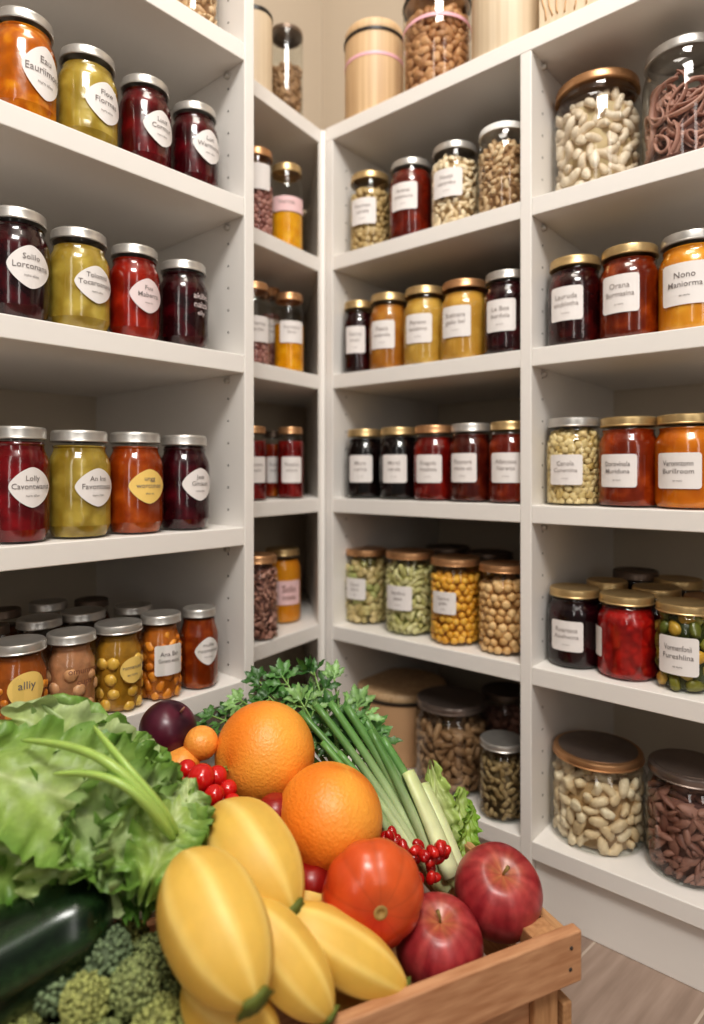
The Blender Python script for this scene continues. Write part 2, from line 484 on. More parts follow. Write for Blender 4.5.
def text_pts(s):
    if s in _tc: return _tc[s]
    cu = bpy.data.curves.new('lettering', 'FONT'); cu.body = s; cu.size = 1; cu.resolution_u = 2
    cu.align_x = 'CENTER'; cu.align_y = 'CENTER'; cu.offset = 0.002
    o = bpy.data.objects.new('lettering', cu); COL.objects.link(o)
    dg = bpy.context.evaluated_depsgraph_get(); dg.update()
    me = bpy.data.meshes.new_from_object(o.evaluated_get(dg))
    v = np.array([x.co[:] for x in me.vertices]); f = [tuple(p.vertices) for p in me.polygons]
    bpy.data.objects.remove(o); bpy.data.curves.remove(cu); bpy.data.meshes.remove(me)
    _tc[s] = (v, f)
    return v, f
def lettering(lines, w, h, R, ang, z0, ink, parent, rot=0.0):
    """lines: (text, share of the height from centre, letter height share, width limit share)"""
    m = MB()
    for (s, cy, sz, wl) in lines:
        v, f = text_pts(s)
        p = v[:, :2] * np.array([1.0, 1.0])
        k = sz * h / 0.72
        ext = (p[:, 0].max() - p[:, 0].min())
        kx = min(k, wl * w / ext)
        q = np.stack([p[:, 0] * kx, p[:, 1] * k + cy * h], 1)
        if rot:
            c, s_ = math.cos(rot), math.sin(rot)
            q = q @ np.array([[c, s_], [-s_, c]])
        m.add(bend(q, R, ang, z0), f)
    return m.build('lettering', ink, parent, smooth=False)

# ---- loose fillings ----
def unit_sphere(nu=8, nv=5):
    v = [(0, 0, -1)]
    for i in range(1, nv):
        a = -PI / 2 + PI * i / nv
        for j in range(nu):
            t = 2 * PI * j / nu
            v.append((math.cos(a) * math.cos(t), math.cos(a) * math.sin(t), math.sin(a)))
    v.append((0, 0, 1)); f = []
    for j in range(nu): f.append((0, 1 + (j + 1) % nu, 1 + j))
    for i in range(nv - 2):
        for j in range(nu):
            a = 1 + i * nu + j; b = 1 + i * nu + (j + 1) % nu
            f.append((a, b, b + nu, a + nu))
    l = len(v) - 1; s = 1 + (nv - 2) * nu
    for j in range(nu): f.append((s + j, s + (j + 1) % nu, l))
    return np.array(v, float), f
US = unit_sphere(8, 6)
US2 = unit_sphere(10, 8)
def rand_rot():
    q = rng.normal(size=4); q /= np.linalg.norm(q)
    return np.array(Quaternion(q).to_matrix())
def piece(kind, s):
    v, f = US
    v = v.copy()
    if kind == 'cashew':
        v, f = US2; x = v[:, 0]
        a = x * 1.15; rb = .80
        w_ = np.sqrt(np.clip(1 - np.abs(x) ** 3, 0, 1)) / np.maximum(np.sqrt(1 - np.clip(np.abs(x), 0, .9999) ** 2), 1e-2)
        y = v[:, 1] * .40 * np.minimum(w_, 1.35) * (1 + .14 * x); z = v[:, 2] * .37 * np.minimum(w_, 1.35)
        v = np.stack([(rb + y) * np.sin(a), (rb + y) * np.cos(a) - rb + .2, z], 1)
    elif kind == 'pea':
        v = v * (1 + rng.uniform(-.06, .06, 3)) * .62
    elif kind == 'nut':
        v = v * np.array([.85, .6, .5]) * (1 + .12 * rng.normal(size=(len(v), 1)))
    elif kind == 'almond':
        x = v[:, 0]; k = np.sqrt(np.clip(1 - np.abs(x) ** 1.5, 0, 1))
        v = v * np.array([1.15, .52, .26])
        v[:, 1:] *= (0.35 + .65 * k)[:, None]
        v[:, 2] += .15 * x
    elif kind == 'chunk':
        v = np.sign(v) * np.abs(v) ** .6 * np.array([.85, .6, .45]) * (1 + .05 * rng.normal(size=(len(v), 1)))
    elif kind == 'floret':
        v = v * .78 * (1 + .22 * rng.normal(size=(len(v), 1)))
    elif kind == 'twist':
        th = np.linspace(-1.2, 1.2, 9); vs = []; f = []
        for i, x in enumerate(th):
            a = x * 2.6
            for sgn in (-1, 1):
                for d in (-.07, .07):
                    vs.append((x, sgn * .36 * math.cos(a) - d * math.sin(a), sgn * .36 * math.sin(a) + d * math.cos(a)))
        for i in range(8):
            a = i * 4; b = a + 4
            f += [(a, b, b + 2, a + 2), (a + 1, a + 3, b + 3, b + 1), (a, a + 1, b + 1, b), (a + 2, b + 2, b + 3, a + 3)]
        v = np.array(vs)
    elif kind == 'penne':
        v = np.sign(v) * np.abs(v) ** .45 * np.array([1.2, .34, .34])
    return v * s, f
DEN = {'pea': 1.22, 'cashew': 1.12, 'almond': .86, 'nut': 1.1, 'chunk': 1.15, 'penne': 1.0, 'twist': 1.0, 'floret': .95}
def fill_pieces(kind, R, z0, z1, s, m, prof_r=None, sp=1.0):
    """packs pieces behind the glass on two shells plus the top"""
    for shell, rr in ((0, R - s * .62), (1, R - s * 1.9)):
        if rr < s * .5: continue
        z = z0 + s * .55
        row = 0
        while z < z1 - s * (.2 if shell == 0 else -.1):
            n = max(4, int(2 * PI * rr / (s * DEN.get(kind, 1.1) * sp)))
            for j in range(n):
                t = 2 * PI * (j + .5 * (row % 2) + rng.uniform(-.2, .2)) / n
                v, f = piece(kind, s * rng.uniform(.86, 1.16))
                v = v @ rand_rot().T
                # flatten a little against the glass
                zz = z + rng.uniform(-.25, .25) * s
                zz = max(zz, z0 + .003)
                r2 = rr * (prof_r(zz) if prof_r else 1)
                pos = np.array([r2 * math.cos(t), r2 * math.sin(t), zz])
                p = v + pos
                rad = np.hypot(p[:, 0], p[:, 1]); lim = (R - .0012) * (prof_r(zz) if prof_r else 1)
                k = np.where(rad > lim, lim / np.maximum(rad, 1e-6), 1)
                p[:, 0] *= k; p[:, 1] *= k
                p[:, 2] = np.maximum(p[:, 2], z0)
                m.add(p, f, 0)
            z += s * DEN.get(kind, 1.1) * .82 * sp; row += 1
    # top layer
    for k in range(int(2.2 * (R / s) ** 2)):
        t = rng.uniform(0, 2 * PI); r0 = (R - s * 1.0) * math.sqrt(rng.uniform())
        v, f = piece(kind, s * rng.uniform(.9, 1.1)); v = v @ rand_rot().T
        m.add(v + np.array([r0 * math.cos(t), r0 * math.sin(t), z1 - s * .3 + rng.uniform(-.3, .4) * s]), f, 0)
    return m
ISL = {
 'cashew': islands('cashew_nuts', (226, 200, 160), (246, 230, 200), .5),
 'whitebean': islands('pale_cashews', (226, 204, 178), (240, 223, 201), .45),
 'nutmix': islands('brown_nuts', (186, 146, 104), (232, 204, 166), .55),
 'chick': islands('chickpeas', (214, 170, 112), (236, 200, 148), .5),
 'ychick': islands('yellow_chickpeas', (222, 160, 52), (244, 194, 84), .4),
 'gpasta': islands('green_pasta', (186, 182, 116), (222, 216, 168), .5),
 'gnut': islands('dried_slices', (176, 160, 104), (222, 200, 150), .5, (170, 178, 110)),
 'hazel': islands('shelled_nuts', (178, 150, 100), (216, 190, 140), .5),
 'mauve': islands('mauve_pasta', (166, 118, 104), (204, 158, 142), .55),
 'mauve2': islands('mauve_shells', (128, 86, 74), (176, 130, 114), .55),
 'pinkbean': islands('pink_beans', (156, 104, 98), (196, 146, 136), .45),
 'cauli': islands('cauliflower_pickle', (204, 180, 122), (234, 214, 164), .5, (190, 160, 92)),
 'orangecube': islands('orange_pieces', (206, 120, 36), (236, 160, 58), .35),
 'olive': islands('yellow_olives', (214, 166, 62), (236, 194, 96), .3),
 'pinkpea': islands('pink_chickpeas', (204, 150, 108), (230, 186, 146), .35),
 'pickle': islands('green_pickles', (78, 92, 34), (132, 128, 48), .35, (214, 166, 66)),
 'herb': islands('dried_beans', (134, 112, 74), (182, 158, 116), .55),
 'tanpasta': islands('tan_pasta', (146, 112, 80), (186, 150, 114), .55),
 'snack': islands('brown_biscuits', (170, 118, 76), (214, 164, 118), .55),
}
CORE = {}
def core_mat(c):
    if c not in CORE: CORE[c] = paint('filling_shade', srgb(c), .8, .2, 60, 0)
    return CORE[c]

def jar(unit, row, x0, x1, ytop, kind, lid, fill, label=None, cat_label='', off=None, group=None, cx_lab=0.0, back=False,
        name='preserve_jar', facets=0, lidtop=None, gl=None, extra=None, z=None, cat='jar', dim=None, simple=False, pos=None):
    """one jar standing on a shelf; x0, x1, ytop: where the photo shows it"""
    if pos is None:
        px = (x0 + x1) / 2
        o_ = 0.045 if off is None else off
        for _ in range(3):
            P = spot(unit, px, o_)
            t = (px - CX) / F
            R = (x1 - x0) / 2 * P.y / (F * math.sqrt(1 + t * t))
            if off is None: o_ = R + 0.006
        zs = UNITS[unit][3][row]
    else:
        P, R, zs = Vector(pos[:2]), pos[3], pos[2]
        t = P.x / P.y
    if dim: R, H = dim
    else:
        above = (HY - ytop) > 0
        Zl = P.y - R * .85 if above else P.y + R * .85
        H = CAMZ + (HY - ytop) * Zl / F - zs
    root = empty(name, (P.x, P.y, zs + 0.0004))
    tag(root, cat_label, cat, group)
    fc = facet(facets, .55)
    if facets:
        root.rotation_euler.z = math.atan2(-P.y, -P.x) + PI / facets
    rz = root.rotation_euler.z
    pf = [(r * R, h * H) for r, h in PROF[kind]]
    MB().lathe(pf, 56 if facets else 44, rad=fc).build('glass_body', gl or GLASS, root, autosmooth=18 if kind in ('jam', 'oct') else 50)
    # lid
    lr, lz = LIDR[kind]; lr *= R; lz *= H
    m = MB()
    ht = H - lz
    lp = [(lr * .90, lz + ht * .05), (lr * .985, lz), (lr, lz + ht * .10), (lr * .975, lz + ht * .2), (lr * .98, lz + ht * .72), (lr * .965, lz + ht * .90), (lr * .93, lz + ht * .985), (lr * .88, H), (lr * .84, H - ht * .06), (0, H - ht * .06)]
    m.lathe(lp, 44)
    lo = m.build('lid', LIDS[lid], root, autosmooth=35)
    if lidtop:
        MB().lathe([(lr * .86, H - ht * .05), (lr * .86, H + .0008), (0, H + .0012)], 40).build('lid_disc', LIDS[lidtop], lo, autosmooth=40)
    if lid in ('silver', 'gold', 'copper', 'white', 'tin', 'dark'):
        # threaded neck shows dark just under the lid
        pass
    # contents
    def inner(zf):
        out = [(0, pf[1][1] + .001)]
        for (r, z_) in pf[3:]:
            if z_ < zf: out.append((max(r - .0007, 0), max(z_, pf[1][1] + .001)))
            else:
                r0, z0 = out[-1]
                r1 = max(r - .0007, 0)
                k = (zf - z0) / max(z_ - z0, 1e-6); out.append((r0 + (r1 - r0) * k, zf)); break
        out.append((out[-1][0] * .9, zf + .0005)); out.append((0, zf + .0005))
        return out
    ft = fill[0]
    if ft == 'jam':          # ('jam', c1, c2, level, scale, voro)
        lev = fill[3] if len(fill) > 3 else .84
        MB().lathe(inner(lev * H), 44, rad=fc).build('preserve', jam(fill[1], fill[2], fill[4] if len(fill) > 4 else 55, voro=(len(fill) > 5 and fill[5])), root, autosmooth=18 if kind in ('jam', 'oct') else 60)
    else:                    # (piece kind, material key, size, level, core colour)
        lev = fill[3]
        zt = lev * H
        def pr(zz):
            h = zz / H
            rr = 1.0
            P_ = PROF[kind][3:]
            for (ra, ha), (rb, hb) in zip(P_, P_[1:]):
                if ha <= h <= hb + 1e-9: return ra + (rb - ra) * (h - ha) / max(hb - ha, 1e-6)
            return P_[0][0] if h < P_[0][1] else P_[-1][0]
        m = MB()
        fill_pieces(ft, R * .97, H * .02, zt, fill[2], m, pr, 1.35 if len(fill) > 5 else 1.0)
        cm = core_mat(fill[4])
        if len(fill) > 5:     # pieces stand half sunk in a coloured liquid
            lq = [(max(r - fill[2] * fill[5], 0), z_) for r, z_ in inner(fill[6] * H)]
            m.lathe(lq, 40, 1, rad=fc); cm = jam(fill[4], tuple(min(255, int(x * 1.12)) for x in fill[4]), 70, .25)
        else:
            m.lathe([(0, H * .03), (R * .80, H * .03), (R * .80, min(zt - fill[2] * .6, H * .74)), (R * .6, zt - fill[2] * .5), (0, zt - fill[2] * .4)], 24, 1)
        fo = m.build('filling', [ISL[fill[1]], cm], root)
        fo['kind'] = 'stuff'
    # paper label
    if label:
        shape, frac, wpx, hpx, yc, paper, lines, ink = label[:8]
        rot = label[8] if len(label) > 8 else 0.0
        d = math.asin(max(-.98, min(.98, frac)))
        ang = math.atan2(-P.y, -P.x) + d - rz
        Zs = P.y - R * .6
        w = wpx * R; h = hpx * Zs / F
        z0 = CAMZ + (HY - yc) * Zs / F - zs
        z0 = max(h * .5 + .004, min(z0, H * .80 - h * .5))
        Rl = R * (1.012 if not facets else 1.0) + .0004
        if paper is not None:
            lb = label_mesh(shape, w, h, Rl, ang, z0, rot).build('paper_label', paper, root)
        else: lb = root
        if lines: lettering(lines, w, h, Rl + .0005, ang, z0, ink, lb, rot)
    if extra: extra(root, R, H)
    return root

def L3(a, b, c=None, sa=.13, sb=.14):
    l = [(a, .20, sa, .55), (b, .0, sb, .86)]
    if c: l.append((c, -.22, .06, .45))
    return l
def R3(a, b, c=None):
    l = [(a, .20, .15, .66), (b, -.02, .14, .74)]
    if c: l.append((c, -.28, .055, .36))
    return l
def pick(frac, yc, hpx, a, b, c='nuro aliso', paper=None, ink=None, w=1.55):
    return ('pick', frac, w, hpx, yc, paper or PAPER, L3(a, b, c), ink or INK)
def rect(frac, yc, hpx, a, b, c='so nuro', w=1.30, paper=None, ink=None):
    return ('rect', frac, w, hpx, yc, paper or PAPER, R3(a, b, c), ink or INKL)

G = lambda s: s
# ---------- left unit
JL = [
 # row, x0, x1, ytop, lid, fill, label, description
 (1, -10, 58, 5, 'silver', ('jam', (196, 104, 8), (240, 160, 30), .86, 60), pick(.62, 70, 54, 'Eau', 'Eauriimons'), 'bright orange marmalade jar with teardrop label on the upper left shelf'),
 (1, 56, 119, 43, 'silver', ('jam', (140, 112, 30), (204, 178, 84), .84, 50, True), pick(.60, 102, 42, 'Flow', 'Flormas'), 'olive yellow fruit jar with teardrop label beside the bright orange marmalade'),
 (1, 118, 172, 73, 'silver', ('jam', (78, 6, 14), (134, 16, 26), .86, 45), pick(.62, 128, 36, 'Luuz', 'Cormor'), 'crimson jelly jar with teardrop label beside the upper olive yellow fruit jar'),
 (1, 170, 219, 100, 'silver', ('jam', (62, 4, 12), (112, 12, 26), .86, 45), pick(.62, 147, 34, 'Luri', 'Warmonn'), 'dark cherry jelly jar on the upper left shelf right beside the upright panel'),
 (2, -16, 51, 205, 'silver', ('jam', (42, 4, 12), (96, 14, 24), .86, 45), pick(.40, 267, 44, 'Solilo', 'Lorconana'), 'blackish red jam jar with lettering Lorconana on its teardrop label'),
 (2, 47, 111, 226, 'silver', ('jam', (144, 114, 32), (208, 182, 88), .84, 50, True), pick(.56, 284, 38, 'Tolomiti', 'Tocaroanana'), 'olive yellow fruit jar between the blackish red and the tomato red jars'),
 (2, 108, 161, 243, 'silver', ('jam', (138, 22, 10), (190, 52, 26), .86, 45), pick(.52, 296, 35, 'Fuu', 'Maberra', 'rosa nu', PAPERR), 'tomato red jam jar with a pinkish teardrop label reading Maberra'),
 (2, 158, 209, 259, 'silver', ('jam', (44, 4, 10), (92, 10, 22), .88, 45), ('none', .66, 1.3, 24, 305, None, [('akilin', .34, .26, .8), ('nalza', -.02, .26, .8), ('elly', -.36, .2, .45)], INKW), 'dark cherry jar with white print directly on the glass'),
 (3, -14, 51, 426, 'silver', ('jam', (110, 6, 16), (160, 20, 30), .87, 45), pick(.42, 487, 41, 'Lolly', 'Cavontwanst'), 'raspberry red jam jar with lettering Cavontwanst on its teardrop label'),
 (3, 47, 112, 430, 'silver', ('jam', (138, 110, 30), (202, 176, 84), .86, 50, True), pick(.56, 487, 39, 'An Ins', 'Favontossa'), 'olive yellow fruit jar between the raspberry red and the burnt orange jars'),
 (3, 107, 164, 432, 'silver', ('jam', (160, 66, 12), (206, 104, 30), .86, 45), pick(.48, 486, 35, 'ungg', 'worcunse', 'aliso nu', PAPERY), 'burnt orange jam jar with a yellow teardrop label'),
 (3, 159, 210, 435, 'silver', ('jam', (54, 4, 16), (104, 12, 30), .88, 45), pick(.60, 484, 33, 'Jess', 'Ginisun'), 'dark plum jam jar beside the jar with the yellow teardrop label'),
]
for (row, x0, x1, yt, lid, fill, lab, d) in JL:
    jar('L', row, x0, x1, yt, 'jam', lid, fill, lab, d, group='jam jars with silver lids on the left shelves', name='jam_jar')

g4 = 'fruit preserves on the low left shelf'
jar('L', 4, -14, 51, 634, 'oct', 'silver', ('pea', 'orangecube', .0085, .55, (164, 88, 26), .42, .86), ('oval', .25, 1.2, 36, 688, PAPERY, [('alliy', .1, .22, .5)], INK), 'amber preserve jar with cream oval label behind the leafy lettuce', facets=8, group=g4, name='fruit_jar')
jar('L', 4, 43, 100, 626, 'oct', 'silver', ('pea', 'pinkpea', .0115, .66, (196, 142, 104), .42, .86), ('none', .45, 1.3, 24, 676, None, [('omumms', .25, .26, .9), ('cups', -.2, .26, .5)], INKB), 'jar of pinkish chickpeas with brown print directly on the glass', facets=8, group=g4, name='fruit_jar')
jar('L', 4, 91, 146, 617, 'oct', 'silver', ('pea', 'olive', .0115, .62, (176, 130, 44), .42, .86), ('oval', .50, .95, 26, 669, PAPERY, [('ronnanutd', .08, .15, .8), ('so nuro', -.2, .1, .6)], INK), 'jar of round yellow fruit with a small yellow oval label', facets=8, group=g4, name='fruit_jar')
jar('L', 4, 138, 184, 609, 'oct', 'silver', ('chunk', 'orangecube', .009, .74, (190, 112, 40), .42, .86), ('rect', .36, 1.3, 30, 659, PAPER, R3('Ana Bo', 'Gioramo woood'), INK), 'jar of orange fruit pieces with a white rectangular label', facets=8, group=g4, name='fruit_jar')
jar('L', 4, 180, 218, 604, 'oct', 'silver', ('jam', (140, 56, 14), (186, 96, 28), .86, 60), pick(.50, 650, 28, 'mulilo', 'roomanus'), 'reddish amber preserve jar with teardrop label at the end of the low left shelf', facets=8, group=g4, name='fruit_jar')
for i, (x0, x1, yt, off, lid, d) in enumerate([
    (-22, 12, 622, .115, 'dark', 'dark lidded jar behind the amber preserve with cream oval label'),
    (13, 66, 613, .115, 'silver', 'silver lidded jar behind the pinkish chickpeas'),
    (57, 109, 606, .115, 'silver', 'silver lidded jar behind the round yellow fruit'),
    (111, 155, 601, .115, 'silver', 'silver lidded jar behind the orange fruit pieces'),
    (-14, 24, 606, .19, 'dark', 'second-row dark lid at the frame edge behind silver lidded jars'),
    (26, 70, 598, .19, 'silver', 'furthest back jar above the pinkish chickpeas on the low left shelf'),
    (72, 111, 596, .19, 'dark', 'furthest back jar above the round yellow fruit on the low left shelf')]):
    jar('L', 4, x0, x1, yt, 'oct', lid, ('jam', (96, 52, 18), (140, 84, 30), .8, 50), None, d, off=off, facets=8, group='jars standing in the back rows of the low left shelf', name='fruit_jar')
jar('L', 0, 168, 219, -92, 'wide', 'silver', ('almond', 'nutmix', .012, .8, (200, 160, 124)), None, 'glass jar of pale dried slices on the highest left shelf', group='nut and pasta jars', name='storage_jar', off=.04)

# ---------- corner unit
gc = 'jars in the narrow corner unit'
jar('M', 1, 240, 274, 146, 'tall', 'copper', ('pea', 'pinkbean', .0075, .60, (140, 92, 84)), ('rect', .1, 1.5, 26, 178, PAPER, None, INK), 'jar of pinkish beans with copper lid on the high corner shelf', name='storage_jar', group=gc)
def cap_yellow(root, R, H):
    pass
jar('M', 1, 270, 303, 162, 'tall', 'gold', ('jam', (226, 150, 20), (244, 184, 44), .42, 60, True), ('rect', 0, 2.6, 15, 206, PAPERP, [('Vorma', .1, .3, .5)], INKL), 'jar with yellow filling and pink label on the high corner shelf', name='preserve_jar', group=gc)
jar('M', 2, 238, 270, 281, 'tall', 'copper', ('pea', 'pinkbean', .007, .5, (140, 80, 74)), ('rect', .3, 1.5, 26, 330, PAPER, R3('Vorma', 'sublo'), INKL), 'copper lidded jar partly hidden by the upright panel on the middle corner shelf', name='storage_jar', group=gc)
jar('M', 2, 258, 281, 287, 'tall', 'copper', ('pea', 'pinkbean', .006, .7, (150, 96, 88)), ('rect', .3, 1.5, 24, 332, PAPER, R3('Nola', 'tinu'), INKL), 'slim pinkish jar tucked behind the two others on the middle corner shelf', name='storage_jar', group=gc, off=.085)
jar('M', 2, 274, 304, 292, 'tall', 'copper', ('jam', (236, 160, 18), (246, 186, 40), .60, 60), ('rect', .2, 1.7, 22, 333, PAPER, R3('Vormano', 'limon'), INKL), 'jar with yellow filling and white label on the middle corner shelf', name='preserve_jar', group=gc)
jar('M', 3, 238, 267, 426, 'tall', 'copper', ('jam', (104, 14, 14), (150, 30, 24), .8, 60), ('rect', .3, 1.5, 26, 470, PAPER, R3('Rosso', 'mulo'), INKL), 'red preserve jar partly hidden by the upright panel in the corner unit', name='preserve_jar', group=gc)
jar('M', 3, 262, 283, 431, 'tall', 'dark', ('jam', (140, 40, 16), (196, 120, 24), .8, 40), ('rect', .2, 1.5, 26, 470, PAPER, R3('Rosso', 'nona'), INKL), 'dark lidded red and yellow jar between two red preserve jars in the corner unit', name='preserve_jar', group=gc, off=.075)
jar('M', 3, 277, 304, 427, 'tall', 'copper', ('jam', (112, 14, 14), (160, 34, 26), .8, 60), ('rect', .1, 1.6, 26, 470, PAPER, R3('Rossini', 'moro'), INKL), 'red preserve jar next to the corner post in the corner unit', name='preserve_jar', group=gc)
jar('M', 4, 236, 279, 552, 'tall', 'copper', ('twist', 'mauve', .010, .82, (120, 84, 76)), None, 'jar of mauve pasta twists in the corner unit above the parsley', name='storage_jar', group=gc, off=.03)
jar('M', 4, 264, 301, 546, 'tall', 'gold', ('jam', (214, 130, 16), (236, 164, 36), .84, 40, True), ('rect', .35, 1.5, 24, 592, PAPERP, [('Solo', .15, .3, .5), ('miele', -.2, .2, .6)], INKB), 'golden preserve jar with a pinkish label in the corner unit', name='preserve_jar', group=gc, off=.07)

# ---------- right unit, bay beside the corner
gm = 'jars in the bay beside the corner'
jar('R', 1, 349, 391, 170, 'tall', 'gold', ('nut', 'hazel', .0095, .78, (150, 124, 84)), rect(-.35, 214, 26, 'Vorman', 'coriala'), 'gold lidded jar of pale brown nuts with white label next to corner panel', name='storage_jar', group=gm)
jar('R', 1, 389, 433, 157, 'tall', 'silver', ('jam', (104, 24, 10), (160, 50, 18), .86, 50), rect(-.35, 199, 27, 'Aranai', 'solemuro'), 'red amber jelly jar on the highest labelled row beside the pale brown nuts', name='preserve_jar', group=gm)
jar('R', 1, 430, 479, 140, 'tall', 'silver', ('cashew', 'cashew', .0095, .84, (176, 146, 106)), rect(-.32, 186, 28, 'Nozzi', 'carambo'), 'jar of cashews with a white label beside the red amber jelly', name='storage_jar', group=gm)
jar('R', 1, 477, 530, 121, 'wide', 'white', ('cashew', 'nutmix', .0098, .80, (170, 132, 94)), None, 'jar of mixed nuts with a white lid and no label', name='storage_jar', group=gm, gl=GLASSD)
jar('R', 2, 343, 375, 300, 'sq', 'gold', ('jam', (40, 8, 12), (74, 14, 20), .84, 50), rect(-.25, 341, 27, 'Noira', 'mulo'), 'small dark jam jar with gold lid against the corner panel, above the black jams', name='preserve_jar', group=gm)
jar('R', 2, 369, 409, 292, 'sq', 'gold', ('jam', (160, 92, 22), (200, 140, 60), .84, 40, True), rect(-.35, 336, 28, 'Pesca', 'amarola'), 'brownish amber fruit jar with gold lid beside the small dark jam', name='preserve_jar', group=gm)
jar('R', 2, 403, 447, 285, 'sq', 'gold', ('jam', (186, 140, 52), (224, 184, 96), .84, 40, True), rect(-.32, 330, 29, 'Perano', 'solabino'), 'pale yellow fruit jar with gold lid beside the brownish amber fruit', name='preserve_jar', group=gm)
jar('R', 2, 440, 489, 278, 'sq', 'copper', ('jam', (190, 138, 50), (222, 174, 84), .84, 40, True), rect(-.38, 323, 31, 'Susinara', 'giallo bel'), 'yellow fruit jar with a copper lid beside the pale yellow fruit', name='preserve_jar', group=gm)
jar('R', 2, 483, 532, 269, 'sq', 'silver', ('jam', (48, 6, 14), (92, 14, 26), .86, 50), rect(-.30, 317, 32, 'Lx Bos', 'bordola'), 'dark red jam jar with silver lid next to the divider panel', name='preserve_jar', group=gm)
jar('R', 3, 346, 384, 429, 'sq', 'gold', ('jam', (20, 12, 12), (44, 22, 20), .86, 50), rect(-.25, 469, 27, 'Mora', 'nerina'), 'black jam jar with gold lid closest to the corner panel', name='preserve_jar', group=gm)
jar('R', 3, 379, 419, 427, 'sq', 'gold', ('jam', (20, 10, 12), (40, 18, 18), .86, 50), rect(-.25, 469, 28, 'Mirtil', 'nerala'), 'black jam jar with gold lid between another black jam and the red jam', name='preserve_jar', group=gm)
jar('R', 3, 413, 456, 425, 'sq', 'copper', ('jam', (116, 20, 14), (168, 44, 28), .84, 50), rect(-.30, 469, 28, 'Fragola', 'rosabela'), 'red jam jar with copper lid beside the black jams', name='preserve_jar', group=gm)
jar('R', 3, 449, 493, 423, 'sq', 'silver', ('jam', (84, 24, 14), (130, 52, 26), .86, 50), rect(-.38, 468, 29, 'Ficonara', 'misto so'), 'brownish red jam jar with silver lid beside the copper lidded red jam', name='preserve_jar', group=gm)
jar('R', 3, 488, 532, 421, 'sq', 'gold', ('jam', (118, 32, 14), (176, 72, 26), .84, 50), rect(-.2, 468, 30, 'Albiccoa', 'Naranja', w=1.5), 'reddish amber jam jar with gold lid next to the divider panel', name='preserve_jar', group=gm)
jar('R', 4, 344, 389, 546, 'wide', 'copper', ('chunk', 'gnut', .011, .82, (120, 108, 60)), rect(-.5, 588, 21, 'Finoci', 'secco', w=1.0), 'jar of greenish dried chunks with copper lid next to the corner panel', name='storage_jar', group=gm, off=.065)
jar('R', 4, 384, 436, 548, 'wide', 'copper', ('penne', 'gpasta', .011, .82, (140, 144, 80)), rect(-.45, 597, 24, 'Verdino', 'pasta', w=1.1), 'jar of pale green pasta with copper lid beside the greenish dried chunks', name='storage_jar', group=gm, off=.055)
jar('R', 4, 429, 482, 554, 'wide', 'copper', ('pea', 'ychick', .0098, .80, (170, 112, 24)), rect(-.45, 602, 22, 'Cecino', 'giallo', w=1.0), 'jar of bright yellow chickpeas with a small white label', name='storage_jar', group=gm, off=.05)
jar('R', 4, 477, 532, 560, 'wide', 'copper', ('pea', 'chick', .0105, .80, (160, 116, 66)), None, 'jar of tan chickpeas without a label next to the divider panel', name='storage_jar', group=gm, off=.05)
jar('R', 4, 424, 472, 544, 'wide', 'dark', ('pea', 'chick', .0098, .8, (150, 108, 60)), None, 'dark lidded jar standing behind the bright yellow chickpeas', name='storage_jar', group=gm, off=.16)
jar('R', 4, 464, 514, 549, 'wide', 'dark', ('pea', 'ychick', .0098, .8, (150, 108, 60)), None, 'dark lidded jar standing behind the tan chickpeas', name='storage_jar', group=gm, off=.15)
gb = 'big storage containers on the bottom shelf'
jar('R', 5, 414, 489, 686, 'wide', 'tin', ('penne', 'tanpasta', .014, .72, (120, 92, 66)), None, 'large glass jar of tan flakes with smoky lid on the bottom shelf', name='storage_jar', group=gb, off=.075, gl=GLASSD)
jar('R', 5, 478, 526, 730, 'wide', 'silver', ('cashew', 'herb', .0095, .74, (96, 80, 50)), None, 'small glass jar of olive brown beans with silver lid on the bottom shelf', name='storage_jar', group=gb, off=.04, gl=GLASSD)
jar('R', 5, 480, 532, 682, 'wide', 'dark', ('nut', 'mauve2', .012, .7, (70, 48, 40)), None, 'shadowy dark jar behind the small jar of olive brown beans', name='storage_jar', group=gb, off=.16)

# ---------- right unit, far bay
gr = 'jars in the wide right bay'
jar('R', 1, 552, 642, 68, 'wide', 'copper', ('cashew', 'whitebean', .0158, .82, (214, 190, 150)), None, 'wide jar of ivory cashews with copper rim on the highest right shelf', name='storage_jar', group=gr, gl=GLASSD, off=.085)
def ribbons(m, R, z0, z1, n, w):
    for i in range(n):
        t0 = rng.uniform(0, 2 * PI); zc = rng.uniform(z0 + .02, z1 - .02); a = rng.uniform(.5, 1.2); ph = rng.uniform(0, 6)
        rr = R - w * 1.1 - (i % 4) * .005; pts = []; K_ = 18; lr = rng.uniform(.012, .024); turn = rng.uniform(3.5, 6.0) * rng.choice((-1, 1))
        for k in range(K_):
            s = k / (K_ - 1)
            ang = ph + turn * s
            tt = t0 + (a * (s - .5) * .035 + lr * math.cos(ang)) / rr
            pts.append((rr * math.cos(tt), rr * math.sin(tt), min(max(zc + lr * math.sin(ang) + .02 * (s - .5), z0 + w), z1)))
        m.tube(pts, [w * (.7 + .3 * math.sin(PI * k / (K_ - 1))) for k in range(K_)], 7, 0, None, True, .45)
def ribbon_extra(root, R, H):
    m = MB(); ribbons(m, R * .96, .003, H * .76, 110, .0046)
    m.lathe([(0, .004), (R * .70, .004), (R * .70, H * .55), (0, H * .62)], 24, 1)
    o = m.build('filling', [ISL['mauve'], core_mat((104, 70, 62))], root); o['kind'] = 'stuff'
r_ = jar('R', 1, 641, 724, 33, 'wide', 'silver', ('jam', (104, 70, 62), (120, 84, 74), .10, 40), None, 'wide jar of long mauve pasta ribbons with silver lid', name='storage_jar', group=gr, gl=GLASSD, off=.075, extra=ribbon_extra)
